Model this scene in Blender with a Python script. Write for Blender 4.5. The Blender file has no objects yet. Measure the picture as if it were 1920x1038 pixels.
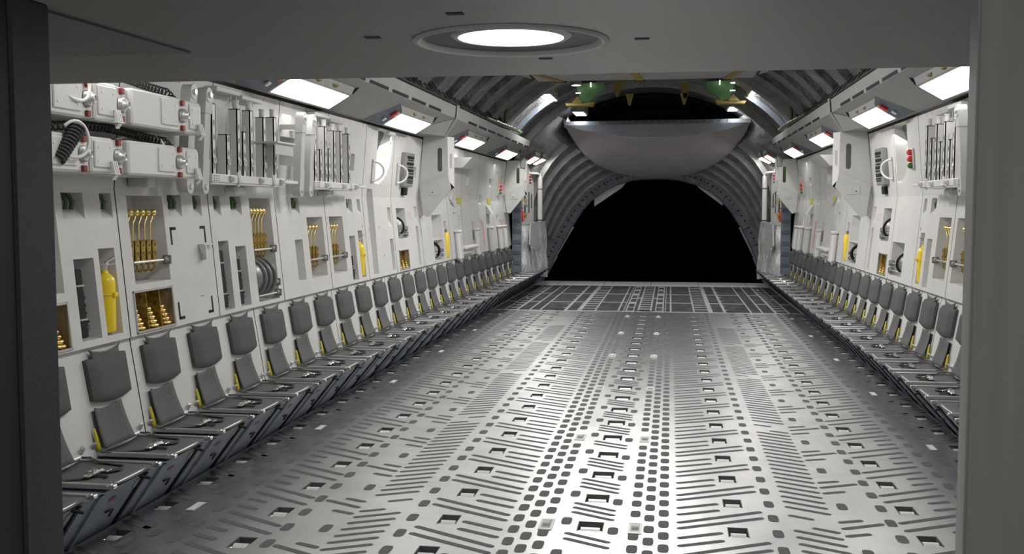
import bpy, bmesh, math, random
from mathutils import Vector, Matrix
random.seed(7)
S = bpy.context.scene
COL = S.collection
pi, sin, cos = math.pi, math.sin, math.cos

# ------------------------------------------------------------------ materials
def mat(name, col, rough=0.5, metal=0.0, noise=0.0, nscale=8.0, bump=0.0, bscale=60.0, emit=0.0, stretch=None, col2=None, spec=0.5):
    m = bpy.data.materials.new(name); m.use_nodes = True
    nt = m.node_tree; b = nt.nodes['Principled BSDF']
    c = (col[0], col[1], col[2], 1)
    b.inputs['Base Color'].default_value = c
    b.inputs['Roughness'].default_value = rough
    b.inputs['Metallic'].default_value = metal
    b.inputs['Specular IOR Level'].default_value = spec
    if emit:
        b.inputs['Emission Color'].default_value = (1, 0.985, 0.96, 1)
        b.inputs['Emission Strength'].default_value = emit
    tc = None
    if noise or bump or col2:
        tc = nt.nodes.new('ShaderNodeTexCoord')
        mp = nt.nodes.new('ShaderNodeMapping')
        nt.links.new(tc.outputs['Object'], mp.inputs['Vector'])
        if stretch: mp.inputs['Scale'].default_value = stretch
    if noise or col2:
        n = nt.nodes.new('ShaderNodeTexNoise'); n.inputs['Scale'].default_value = nscale; n.inputs['Detail'].default_value = 5
        nt.links.new(mp.outputs['Vector'], n.inputs['Vector'])
        r = nt.nodes.new('ShaderNodeValToRGB')
        r.color_ramp.elements[0].position = 0.3; r.color_ramp.elements[1].position = 0.7
        k = noise
        lo = tuple(max(0, v*(1-k)) for v in col) + (1,)
        hi = tuple(min(1, v*(1+k)) for v in (col2 or col)) + (1,)
        r.color_ramp.elements[0].color = lo; r.color_ramp.elements[1].color = hi
        nt.links.new(n.outputs['Fac'], r.inputs['Fac']); nt.links.new(r.outputs['Color'], b.inputs['Base Color'])
    if bump:
        n2 = nt.nodes.new('ShaderNodeTexNoise'); n2.inputs['Scale'].default_value = bscale; n2.inputs['Detail'].default_value = 3
        nt.links.new(mp.outputs['Vector'], n2.inputs['Vector'])
        bp = nt.nodes.new('ShaderNodeBump'); bp.inputs['Strength'].default_value = bump; bp.inputs['Distance'].default_value = 0.02
        nt.links.new(n2.outputs['Fac'], bp.inputs['Height']); nt.links.new(bp.outputs['Normal'], b.inputs['Normal'])
    return m

def quilt_mat(name, col, cell, strength, rough=0.5, metal=0.0):
    m = mat(name, col, rough, metal, noise=0.35, nscale=5)
    nt = m.node_tree; b = nt.nodes['Principled BSDF']
    tc = nt.nodes.new('ShaderNodeTexCoord')
    v = nt.nodes.new('ShaderNodeTexVoronoi'); v.inputs['Scale'].default_value = cell; v.feature = 'SMOOTH_F1'
    nt.links.new(tc.outputs['Object'], v.inputs['Vector'])
    n = nt.nodes.new('ShaderNodeTexNoise'); n.inputs['Scale'].default_value = cell*3; n.inputs['Detail'].default_value = 6
    nt.links.new(tc.outputs['Object'], n.inputs['Vector'])
    a = nt.nodes.new('ShaderNodeMath'); a.operation = 'MULTIPLY_ADD'; a.inputs[1].default_value = 0.6
    nt.links.new(n.outputs['Fac'], a.inputs[0]); nt.links.new(v.outputs['Distance'], a.inputs[2])
    bp = nt.nodes.new('ShaderNodeBump'); bp.inputs['Strength'].default_value = strength; bp.inputs['Distance'].default_value = 0.06; bp.invert = True
    nt.links.new(a.outputs[0], bp.inputs['Height']); nt.links.new(bp.outputs['Normal'], b.inputs['Normal'])
    return m

M = {}
M['white'] = mat('wall_white', (0.56, 0.555, 0.535), 0.5, noise=0.05, nscale=3, bump=0.05, bscale=120)
M['white2'] = mat('panel_white', (0.62, 0.615, 0.595), 0.45, noise=0.03, nscale=4)
M['grey_in'] = mat('recess_grey', (0.66, 0.655, 0.64), 0.6, noise=0.05, nscale=5)
M['seam'] = mat('seam_dark', (0.05, 0.05, 0.05), 0.8, noise=0.1)
M['shelf'] = mat('overhead_grey', (0.25, 0.25, 0.238), 0.55, noise=0.06, nscale=4, bump=0.05, bscale=90)
M['deck'] = mat('deck_metal', (0.64, 0.64, 0.63), 0.33, 1.0, noise=0.10, nscale=2.2, bump=0.04, bscale=160)
M['patch'] = mat('antiskid_dark', (0.12, 0.12, 0.118), 1.0, noise=0.15, nscale=90, spec=0.03)
M['ramp_patch'] = mat('antiskid_ramp', (0.085, 0.083, 0.080), 1.0, noise=0.3, nscale=6, stretch=(1, .25, 1), spec=0.03)
M['pit'] = mat('pit_dark', (0.02, 0.02, 0.02), 0.8, noise=0.2)
M['steel'] = mat('steel_roller', (0.72, 0.72, 0.70), 0.3, 0.9, noise=0.08, nscale=20)
M['satin'] = mat('satin_metal', (0.52, 0.52, 0.51), 0.38, 0.6, noise=0.05)
M['roller_s'] = mat('roller_surface', (0.62, 0.62, 0.61), 0.4, 0.15, noise=0.12, nscale=60, stretch=(6, .2, .2))
M['ramp_metal'] = mat('ramp_metal', (0.50, 0.50, 0.49), 0.45, 0.15, noise=0.08, nscale=3)
M['chrome'] = mat('chrome', (0.82, 0.82, 0.80), 0.15, 1.0, noise=0.04, nscale=10)
M['alu'] = mat('aluminium_frame', (0.50, 0.50, 0.49), 0.35, 0.7, noise=0.06, nscale=12)
M['tube'] = mat('pale_tube', (0.70, 0.70, 0.68), 0.35, 0.4, noise=0.03)
M['fabric'] = mat('charcoal_fabric', (0.10, 0.10, 0.103), 0.9, noise=0.18, nscale=220, bump=0.25, bscale=400, spec=0.15)
M['sling'] = mat('charcoal_sling', (0.12, 0.12, 0.122), 0.85, noise=0.12, nscale=60, bump=0.1, bscale=300, spec=0.2)
M['strap'] = mat('black_webbing', (0.03, 0.03, 0.03), 0.8, noise=0.1, nscale=90)
M['yellow'] = mat('yellow_webbing', (0.62, 0.50, 0.03), 0.7, noise=0.08, nscale=60)
M['ext'] = mat('yellow_paint', (0.85, 0.60, 0.02), 0.3, noise=0.03, nscale=6)
M['brass'] = mat('brass', (0.80, 0.62, 0.24), 0.30, 1.0, noise=0.2, nscale=30)
M['brass_d'] = mat('brass_dark', (0.46, 0.33, 0.10), 0.40, 1.0, noise=0.5, nscale=45)
M['bin_in'] = mat('bin_brass_lining', (0.36, 0.27, 0.16), 0.5, 0.1, noise=0.5, nscale=18, stretch=(1, 1, .3))
M['skirt'] = mat('skirt_blue_grey', (0.165, 0.195, 0.24), 0.38, noise=0.18, nscale=5)
M['blue'] = mat('housing_blue_grey', (0.095, 0.115, 0.14), 0.5, noise=0.05)
M['jamb'] = mat('jamb_blue', (0.035, 0.040, 0.050), 0.6, noise=0.15, nscale=120, bump=0.08, bscale=200)
M['jamb_d'] = mat('jamb_black', (0.010, 0.011, 0.013), 0.6, noise=0.1)
M['vest'] = mat('doorway_ceiling', (0.15, 0.149, 0.141), 0.45, 0.2, noise=0.05, nscale=5, stretch=(.4, 14, 1), bump=0.04, bscale=150)
M['vest2'] = mat('doorway_dark', (0.115, 0.115, 0.112), 0.5, 0.1, noise=0.04)
M['brushed'] = mat('brushed_panel', (0.44, 0.437, 0.42), 0.45, 0.1, noise=0.10, nscale=3, stretch=(8, 8, .4), bump=0.05, bscale=140)
M['lamp'] = mat('lamp_diffuser', (1, 1, 1), 0.5, emit=6.0, noise=0.0)
M['lamp2'] = mat('downlight_diffuser', (1, 1, 1), 0.5, emit=4.0)
M['red'] = mat('red_paint', (0.62, 0.03, 0.02), 0.35, noise=0.05)
M['dred'] = mat('dark_red_block', (0.20, 0.012, 0.012), 0.4, noise=0.08)
M['pinkmark'] = mat('faded_red_print', (0.70, 0.28, 0.23), 0.6, noise=0.1)
M['green'] = mat('green_lens', (0.02, 0.16, 0.03), 0.3, noise=0.05)
M['dgreen'] = mat('green_pipe', (0.05, 0.10, 0.03), 0.5, noise=0.1)
M['pgreen'] = mat('pale_green_paint', (0.12, 0.26, 0.10), 0.5, noise=0.15, nscale=3)
M['winglass'] = mat('dark_green_glass', (0.02, 0.055, 0.012), 0.15, noise=0.1)
M['slot'] = mat('dark_slot', (0.085, 0.085, 0.08), 0.6, noise=0.1)
M['black'] = mat('black_plastic', (0.010, 0.010, 0.011), 0.6, noise=0.1, spec=0.2)
M['cable'] = mat('black_cable', (0.02, 0.02, 0.021), 0.45, noise=0.1)
M['hose'] = mat('grey_hose', (0.16, 0.165, 0.17), 0.4, noise=0.1)
M['sign'] = mat('yellow_sign', (0.55, 0.50, 0.03), 0.5, noise=0.05)
M['label'] = mat('label_grey', (0.22, 0.22, 0.21), 0.4, noise=0.05)
M['wlabel'] = mat('white_label', (0.75, 0.75, 0.74), 0.4, noise=0.03)
M['ochre'] = mat('ochre_bracket', (0.22, 0.16, 0.03), 0.6, noise=0.2)
M['hull'] = quilt_mat('insulation_dark', (0.12, 0.12, 0.117), 5.0, 0.9, 0.55, 0.1)
M['hull2'] = quilt_mat('insulation_grey', (0.20, 0.20, 0.195), 3.0, 0.8, 0.55, 0.1)
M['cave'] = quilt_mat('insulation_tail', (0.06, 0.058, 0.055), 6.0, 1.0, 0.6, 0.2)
M['quilt'] = quilt_mat('quilted_white', (0.85, 0.85, 0.84), 4.5, 0.9, 0.55, 0.0)
M['ribm'] = mat('frame_rib', (0.22, 0.22, 0.215), 0.5, 0.2, noise=0.2, nscale=6)
M['arch'] = mat('arch_blue_grey', (0.25, 0.265, 0.30), 0.5, 0.2, noise=0.25, nscale=8)
M['bowl'] = mat('aft_door_grey', (0.30, 0.285, 0.29), 0.65, noise=0.08, nscale=2, bump=0.05, bscale=80)
M['bowl2'] = mat('aft_door_blue', (0.14, 0.155, 0.175), 0.35, 0.3, noise=0.12, nscale=2, stretch=(.5, 1, 8))
M['truss'] = mat('black_truss', (0.018, 0.018, 0.016), 0.6, noise=0.1)
M['strut'] = mat('strut_grey', (0.50, 0.50, 0.485), 0.42, noise=0.05, nscale=6)
M['sill'] = mat('ramp_edge', (0.92, 0.92, 0.90), 0.5, 0.0, noise=0.2, nscale=14)

# ------------------------------------------------------------------ mesh builder
class MB:
    """collects shapes in (u, y, z): u is the distance from the centre line, side turns it into x"""
    def __init__(s, side=1, fn=None):
        s.side = side; s.fn = fn; s.v = []; s.f = []; s.m = []; s.sm = []
    def P(s, p):
        if s.fn: p = s.fn(p)
        return (s.side*p[0], p[1], p[2])
    def add(s, vs, fs, m=0, smooth=False):
        o = len(s.v); s.v += [s.P(p) for p in vs]
        for f in fs:
            s.f.append(tuple(o+i for i in f)); s.m.append(m); s.sm.append(smooth)
        return s
    def poly(s, pts, m=0): return s.add(pts, [tuple(range(len(pts)))], m)
    def box(s, a, b, m=0, bev=0.0, R=None, C=None):
        lo = [min(a[i], b[i]) for i in range(3)]; hi = [max(a[i], b[i]) for i in range(3)]
        bv = min(bev, *[(hi[i]-lo[i])*0.45 for i in range(3)]) if bev else 0
        if not bv:
            vs = [(x, y, z) for x in (lo[0], hi[0]) for y in (lo[1], hi[1]) for z in (lo[2], hi[2])]
            fs = [(0, 1, 3, 2), (4, 6, 7, 5), (0, 4, 5, 1), (2, 3, 7, 6), (0, 2, 6, 4), (1, 5, 7, 3)]
        else:
            vs = []; idx = {}
            for i in (0, 1):
                for j in (0, 1):
                    for k in (0, 1):
                        c = [(lo, hi)[i][0], (lo, hi)[j][1], (lo, hi)[k][2]]
                        d = [bv if i == 0 else -bv, bv if j == 0 else -bv, bv if k == 0 else -bv]
                        for ax in range(3):
                            p = [c[q] + (d[q] if q != ax else 0) for q in range(3)]
                            idx[(i, j, k, ax)] = len(vs); vs.append(tuple(p))
            fs = []
            for i in (0, 1):
                fs.append(tuple(idx[(i, j, k, 0)] for j, k in ((0, 0), (0, 1), (1, 1), (1, 0))))
                fs.append(tuple(idx[(j, i, k, 1)] for j, k in ((0, 0), (0, 1), (1, 1), (1, 0))))
                fs.append(tuple(idx[(j, k, i, 2)] for j, k in ((0, 0), (0, 1), (1, 1), (1, 0))))
            for i in (0, 1):
                for j in (0, 1):
                    fs.append((idx[(i, j, 0, 0)], idx[(i, j, 1, 0)], idx[(i, j, 1, 1)], idx[(i, j, 0, 1)]))
                    fs.append((idx[(i, 0, j, 0)], idx[(i, 1, j, 0)], idx[(i, 1, j, 2)], idx[(i, 0, j, 2)]))
                    fs.append((idx[(0, i, j, 1)], idx[(1, i, j, 1)], idx[(1, i, j, 2)], idx[(0, i, j, 2)]))
                    for k in (0, 1): fs.append(tuple(idx[(i, j, k, a)] for a in range(3)))
        if R is not None:
            C = Vector(C); vs = [tuple(C + R @ (Vector(p)-C)) for p in vs]
        return s.add(vs, fs, m)
    def obox(s, p, q, w, h, m=0, up=(0, 0, 1), bev=0.0):
        """a bar of section w x h from p to q"""
        p = Vector(p); q = Vector(q); d = (q-p); L = d.length; d.normalize()
        a = d.cross(Vector(up))
        if a.length < 1e-4: a = d.cross(Vector((1, 0, 0)))
        a.normalize(); b = a.cross(d)
        t = MB(); t.box((-w/2, 0, -h/2), (w/2, L, h/2), bev=bev)
        return s.add([tuple(p + a*v[0] + d*v[1] + b*v[2]) for v in t.v], t.f, m)
    def cyl(s, p, q, r, r2=None, n=12, m=0, caps=True):
        r2 = r if r2 is None else r2
        p = Vector(p); q = Vector(q); d = (q-p).normalized()
        a = d.cross(Vector((0, 0, 1)))
        if a.length < 1e-4: a = Vector((1, 0, 0))
        a.normalize(); b = d.cross(a)
        vs = [tuple(p + (a*cos(2*pi*i/n) + b*sin(2*pi*i/n))*r) for i in range(n)] + [tuple(q + (a*cos(2*pi*i/n) + b*sin(2*pi*i/n))*r2) for i in range(n)]
        s.add(vs, [(i, (i+1) % n, n+(i+1) % n, n+i) for i in range(n)], m, True)
        if caps:
            s.add(vs[:n], [tuple(range(n))], m); s.add(vs[n:], [tuple(range(n))], m)
        return s
    def lathe(s, prof, p, ax, n=16, m=0):
        """profile of (radius, height) turned round axis ax at p"""
        p = Vector(p); d = Vector(ax).normalized(); a = d.cross(Vector((0, 0, 1)))
        if a.length < 1e-4: a = Vector((1, 0, 0))
        a.normalize(); b = d.cross(a); vs = []; fs = []
        for r, h in prof:
            for i in range(n): vs.append(tuple(p + d*h + (a*cos(2*pi*i/n)+b*sin(2*pi*i/n))*max(r, 1e-4)))
        for j in range(len(prof)-1):
            for i in range(n): fs.append((j*n+i, j*n+(i+1) % n, (j+1)*n+(i+1) % n, (j+1)*n+i))
        return s.add(vs, fs, m, True)
    def sphere(s, p, r, n=12, m=0, sc=(1, 1, 1)):
        vs = []; fs = []; k = n//2
        for j in range(k+1):
            t = pi*j/k
            for i in range(n): vs.append((p[0]+sc[0]*r*sin(t)*cos(2*pi*i/n), p[1]+sc[1]*r*sin(t)*sin(2*pi*i/n), p[2]+sc[2]*r*cos(t)))
        for j in range(k):
            for i in range(n): fs.append((j*n+i, j*n+(i+1) % n, (j+1)*n+(i+1) % n, (j+1)*n+i))
        return s.add(vs, fs, m, True)
    def torus(s, p, ax, R, r, n=20, k=8, m=0, a0=0, a1=2*pi):
        p = Vector(p); d = Vector(ax).normalized(); a = d.cross(Vector((0, 0, 1)))
        if a.length < 1e-4: a = Vector((1, 0, 0))
        a.normalize(); b = d.cross(a)
        full = abs(a1-a0-2*pi) < 1e-6; nn = n if full else n+1; vs = []; fs = []
        for i in range(nn):
            t = a0+(a1-a0)*i/n; e = a*cos(t)+b*sin(t)
            for j in range(k):
                q = 2*pi*j/k; vs.append(tuple(p + e*(R+r*cos(q)) + d*(r*sin(q))))
        for i in range(n):
            for j in range(k):
                i2 = (i+1) % nn; fs.append((i*k+j, i*k+(j+1) % k, i2*k+(j+1) % k, i2*k+j))
        return s.add(vs, fs, m, True)
    def tube(s, pts, r, k=6, m=0):
        pts = [Vector(p) for p in pts]; vs = []; fs = []; a = None
        for i, p in enumerate(pts):
            d = (pts[min(i+1, len(pts)-1)]-pts[max(i-1, 0)]).normalized()
            if a is None:
                a = d.cross(Vector((0, 0, 1)));
                if a.length < 1e-3: a = d.cross(Vector((1, 0, 0)))
            a = (a - d*a.dot(d)).normalized(); b = d.cross(a)
            for j in range(k): vs.append(tuple(p+(a*cos(2*pi*j/k)+b*sin(2*pi*j/k))*r))
        for i in range(len(pts)-1):
            for j in range(k): fs.append((i*k+j, i*k+(j+1) % k, (i+1)*k+(j+1) % k, (i+1)*k+j))
        return s.add(vs, fs, m, True)
    def ribbon(s, pts, w, m=0, t=0.004):
        """flat strap; w is a vector across"""
        w = Vector(w)/2; vs = []; fs = []
        for p in pts: p = Vector(p); vs += [tuple(p-w), tuple(p+w), tuple(p+w+Vector((0, 0, t))), tuple(p-w+Vector((0, 0, t)))]
        for i in range(len(pts)-1):
            for j in range(4): fs.append((i*4+j, i*4+(j+1) % 4, i*4+4+(j+1) % 4, i*4+4+j))
        return s.add(vs, fs, m, True)
    def prism(s, pts, vec, m=0):
        n = len(pts); q = [tuple(Vector(p)+Vector(vec)) for p in pts]
        return s.add(list(pts)+q, [tuple(range(n)), tuple(range(2*n-1, n-1, -1))] + [(i, (i+1) % n, n+(i+1) % n, n+i) for i in range(n)], m)
    def grid(s, rows, m=0, smooth=True):
        n = len(rows[0]); vs = [p for r in rows for p in r]
        return s.add(vs, [(i*n+j, i*n+j+1, (i+1)*n+j+1, (i+1)*n+j) for i in range(len(rows)-1) for j in range(n-1)], m, smooth)
    def build(s, name, mats, parent=None, normals=True, solid=0.0):
        me = bpy.data.meshes.new(name)
        off = parent['_w'] if parent is not None and '_w' in parent else (0, 0, 0)
        me.from_pydata([(v[0]-off[0], v[1]-off[1], v[2]-off[2]) for v in s.v], [], s.f)
        if not isinstance(mats, (list, tuple)): mats = [mats]
        for k in mats: me.materials.append(M[k])
        me.polygons.foreach_set('material_index', s.m); me.polygons.foreach_set('use_smooth', s.sm)
        me.validate(); me.update()
        if normals:
            bm = bmesh.new(); bm.from_mesh(me); bmesh.ops.recalc_face_normals(bm, faces=bm.faces); bm.to_mesh(me); bm.free()
        o = bpy.data.objects.new(name, me); COL.objects.link(o)
        if parent is not None:
            o.parent = parent
            o['_w'] = off
        if solid:
            md = o.modifiers.new('solid', 'SOLIDIFY'); md.thickness = solid; md.offset = 0
        return o

def root(name, label, cat, loc, group=None):
    o = bpy.data.objects.new(name, None); COL.objects.link(o); o.location = loc; o['_w'] = loc
    o.empty_display_size = 0.1
    o['label'] = label; o['category'] = cat
    if group: o['group'] = group
    return o
def tag(o, label, cat, group=None):
    o['label'] = label; o['category'] = cat
    if group: o['group'] = group
    return o
def struct(o): o['kind'] = 'structure'; return o
def kids(o): return [c for c in o.children]
def dup(r, loc, label, group=None):
    n = r.copy(); COL.objects.link(n); n.location = loc; n['label'] = label
    if group: n['group'] = group
    def rec(a, b):
        for c in KIDS.get(a.name, []):
            d = c.copy(); COL.objects.link(d); d.parent = b; rec(c, d)
    rec(r, n); return n
KIDS = {}
def reg(r):
    """remember a thing's parts for copying"""
    for o in bpy.data.objects:
        if o.parent is not None: KIDS.setdefault(o.parent.name, [])
    for o in bpy.data.objects:
        if o.parent is not None and o not in KIDS[o.parent.name]: KIDS[o.parent.name].append(o)
ORD = ['', 'first', 'second', 'third', 'fourth', 'fifth', 'sixth', 'seventh', 'eighth', 'ninth', 'tenth', 'eleventh', 'twelfth', 'thirteenth', 'fourteenth', 'fifteenth', 'sixteenth', 'seventeenth', 'eighteenth', 'nineteenth', 'twentieth', 'twenty-first', 'twenty-second', 'twenty-third', 'twenty-fourth', 'twenty-fifth', 'twenty-sixth', 'twenty-seventh', 'twenty-eighth', 'twenty-ninth', 'thirtieth', 'thirty-first', 'thirty-second']
def SD(side): return 'left' if side < 0 else 'right'

# ------------------------------------------------------------------ camera
f_px = 1955.0
th = math.atan(132/f_px); ps = math.atan(297*cos(th)/f_px)
cam = bpy.data.cameras.new('camera'); co = bpy.data.objects.new('camera', cam); COL.objects.link(co)
cam.sensor_width = 36; cam.lens = 36*f_px/1920; cam.clip_start = 0.05; cam.clip_end = 200
co.location = (0.437, 0, 1.84); co.rotation_euler = (pi/2 - th, 0, ps)
S.camera = co
S.view_settings.view_transform = 'Standard'; S.view_settings.look = 'None'; S.view_settings.exposure = -0.2
w = bpy.data.worlds.new('world'); S.world = w; w.use_nodes = True
w.node_tree.nodes['Background'].inputs[0].default_value = (0, 0, 0, 1); w.node_tree.nodes['Background'].inputs[1].default_value = 0

# ------------------------------------------------------------------ wall profile
UP = [(0.95, 2.856), (1.0, 2.86), (1.95, 2.95), (2.77, 2.88), (2.9, 2.87)]
LO = [(0.36, 2.79), (0.46, 2.80), (1.0, 2.89), (1.05, 2.895)]
def lerp(T, z):
    if z <= T[0][0]: return T[0][1]
    for (a, b), (c, d) in zip(T, T[1:]):
        if z <= c: return b+(d-b)*(z-a)/(c-a)
    return T[-1][1]
def up(z): return lerp(UP, z)
def wfn(p): return (up(p[2]) - p[0], p[1], p[2])     # (d, y, z): d is how far it stands off the upper wall
def lfn(p): return (lerp(LO, p[2]) - p[0], p[1], p[2])

# ------------------------------------------------------------------ main deck
PIT = 0.585
LANES = [(0.0, 0.075), (0.8355, 0.058), (1.87, 0.056), (2.626, 0.053)]
pock = []
for c, hw in LANES:
    for sd in ((1,) if c == 0 else (-1, 1)):
        for k in range(-2, 21):
            y = 5.905 + 0.585*k + (0.012 if c else 0.0) + (0.02 if c > 2 else 0)
            if y < 18.1: pock.append((sd*c, hw, y, k))
DY0, DY1 = 2.4, 18.3
deck = MB()
lx = sorted({(p[0], p[1]) for p in pock})
x = -2.78
for c, hw in lx:
    deck.box((x, DY0, -0.12), (c-hw, DY1, 0), 0); x = c+hw
    ys = sorted(p[2] for p in pock if p[0] == c); y = DY0
    for yc in ys:
        deck.box((c-hw, y, -0.12), (c+hw, yc-0.094, 0), 0); y = yc+0.094
    deck.box((c-hw, y, -0.12), (c+hw, DY1, 0), 0)
deck.box((x, DY0, -0.12), (2.78, DY1, 0), 0)
ZP = 0.0012
def slit(a, b, wd=0.041, m=1):
    a = Vector((a[0], a[1])); b = Vector((b[0], b[1])); d = (b-a).normalized(); n = Vector((-d.y, d.x)); r = wd/2
    pts = []
    for c, s0 in ((a, pi/2), (b, -pi/2)):
        for i in range(6):
            t = s0 + pi*i/5; q = c + d*(cos(t)*r) + n*(sin(t)*r) + (d*r if s0 > 0 else -d*r); pts.append((q.x, q.y, ZP))
    deck.poly(pts, m)
def dot(x, y, wx=0.062, wy=0.14, m=1):
    pts = []
    for i in range(16):
        t = 2*pi*i/16; c, s = cos(t), sin(t)
        pts.append((x + wx/2*math.copysign(abs(c)**0.55, c), y + wy/2*math.copysign(abs(s)**0.55, s), ZP))
    deck.poly(pts, m)
ys0 = lambda first, per, lo=2.6, hi=18.2: [first + per*k for k in range(-40, 90) if lo < first + per*k < hi]
boxy = [5.905 + 2.316*k for k in range(-1, 6)]
for y in ys0(5.905, PIT):
    n3 = 3 if int(round((y-5.9)/PIT)) % 4 != 3 else 2
    for i in range(n3):
        o = 0.47 - 0.096*i - (0.02 if n3 == 2 else 0)
        slit((-.136, y+o), (.130, y+o-.148))
    dot(-.146, y+.088); dot(.132, y-.066)
for sd in (-1, 1):
    for c, f0 in ((.431, 6.227), (.345, 6.115), (.258, 6.19)):
        for y in ys0(f0, .2177):
            if c < .3 and min(abs(y-b) for b in boxy) < .15: continue
            dot(sd*c*(1 if sd < 0 else .965), y)
    for y in ys0(5.917, PIT):
        slit((sd*1.002, y-.157), (sd*.491, y-.456)); slit((sd*1.003, y-.283), (sd*.491, y-.565))
        slit((sd*.75, y-.021), (sd*.491, y-.158)); slit((sd*.752, y-.16), (sd*.491, y-.295))
    for y in ys0(5.626, .297): dot(sd*1.057, y)
    for i, y in enumerate(ys0(5.27, .1195)):
        k = i % 22
        if k in (7,): continue
        x0, x1 = 1.408, 1.15
        if k == 6: x0, x1 = 1.408, 1.26
        elif k == 8: x0, x1 = 1.294, 1.15
        slit((sd*x0, y), (sd*x1, y+.14*(x0-x1)/.258), .037)
    for y in ys0(5.644, .886):
        dot(sd*1.498, y)
        slit((sd*1.683, y+.557), (sd*1.424, y+.423)); slit((sd*1.575, y+.613), (sd*1.425, y+.548)); slit((sd*1.576, y+.354), (sd*1.423, y+.288))
    for y in ys0(5.93, .297): dot(sd*1.726, y)
    for y in ys0(7.09, PIT):
        slit((sd*2.185, y+.392), (sd*1.77, y+.157)); slit((sd*2.185, y+.545), (sd*1.768, y+.303))
        slit((sd*2.183, y+.241), (sd*2.036, y+.173)); slit((sd*2.188, y+.093), (sd*2.034, y+.022))
    for y in ys0(5.634, .298): dot(sd*2.27, y); 
    for y in ys0(6.294, .29):
        dot(sd*2.424, y)
        if min(abs(y-b) for b in boxy) > .2: dot(sd*2.516, y+.1)
    for y in ys0(5.937, PIT):
        slit((sd*2.752, y+.27), (sd*2.495, y+.136)); slit((sd*2.752, y+.37), (sd*2.56, y+.27))
struct(deck.build('floor', ['deck', 'patch'], normals=False))

# ------------------------------------------------------------------ roller pockets in the deck
def pocket_proto(hw, name, kind):
    r = root('roller_pocket', '', 'roller', (0, 0, -0.07))
    t = MB(); z0, z1 = -0.07, -0.002; a, b = hw-.002, .092
    for q in (((-a, -b, z0), (a, b, z0+.004)), ((-a, -b, z0), (-a+.003, b, z1)), ((a-.003, -b, z0), (a, b, z1)), ((-a, -b, z0), (a, -b+.003, z1)), ((-a, b-.003, z0), (a, b, z1))): t.box(*q)
    t.build('tray', 'slot', r)
    ro = MB().cyl((-hw*.74, -.012, -.048), (hw*.74, -.012, -.048), .045, n=20).cyl((-hw*.94, -.012, -.040), (hw*.94, -.012, -.040), .014, n=8)
    ro.build('roller', 'roller_s', r)
    p = MB()
    for sx in (-.8, .8):
        p = MB().box((hw*sx-.009, -.075, -.05), (hw*sx+.009, -.05, -.008), bev=.003); p.build('end_bracket', 'steel', r)
    return r
protos = {}
NAMEL = {0.0: 'centre row', 0.8355: 'inner', 1.87: 'middle', 2.626: 'outer'}
for x, hw, y, k in pock:
    c = abs(x); nm = 'centre row' if c == 0 else '%s %s row' % (SD(1 if x > 0 else -1), NAMEL[c])
    lab = 'recessed steel roller pocket in the %s of the deck, %s from the doorway' % (nm, ORD[k+3])
    if hw not in protos:
        protos[hw] = pocket_proto(hw, nm, k); protos[hw].location = (x, y, -.07); protos[hw]['label'] = lab; protos[hw]['group'] = 'roller pockets of the ' + nm
        reg(protos[hw])
    else: dup(protos[hw], (x, y, -.07), lab, 'roller pockets of the ' + nm)
# guide roller boxes beside the centre row, white plates near the walls
gp = root('guide_roller_box', '', 'roller', (0, 0, 0))
g = MB()
for q in (((-.04, -.105, 0), (.04, -.075, .004)), ((-.04, .075, 0), (.04, .105, .004)), ((-.04, -.075, 0), (-.027, .075, .004)), ((.027, -.075, 0), (.04, .075, .004))): g.box(*q)
g.build('frame', 'strut', gp)
MB().box((-.027, -.075, 0.0005), (.027, .075, .0022)).build('well', 'label', gp)
MB().cyl((-.02, 0, .001), (.02, 0, .001), .022, n=14).build('roller', 'strut', gp)
reg(gp); first = True
for sd in (-1, 1):
    for i, y in enumerate(boxy[1:]):
        lab = 'pale framed guide roller just %s of the centre pockets, %s from the doorway' % (SD(sd), ORD[i+1])
        if first: gp.location = (sd*.255, y, .0008); gp['label'] = lab; gp['group'] = 'guide roller boxes along the centre'; first = False
        else: dup(gp, (sd*.255, y, .0008), lab, 'guide roller boxes along the centre')
pp = root('floor_plate', '', 'plate', (0, 0, 0))
MB().box((-.03, -.095, 0), (.03, .095, .003), bev=.002).build('frame', 'label', pp); MB().box((-.023, -.085, .003), (.023, .085, .0045)).build('bright_plate', 'wlabel', pp)
reg(pp); first = True
for sd in (-1, 1):
    for i, y in enumerate(5.94 + 2.316*k for k in range(0, 6)):
        lab = 'small bright framed plate in the deck by the %s seat row, %s from the doorway' % (SD(sd), ORD[i+1])
        if first: pp.location = (sd*2.43, y, .0008); pp['label'] = lab; pp['group'] = 'bright plates along the deck edges'; first = False
        else: dup(pp, (sd*2.43, y, .0008), lab, 'bright plates along the deck edges')

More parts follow.
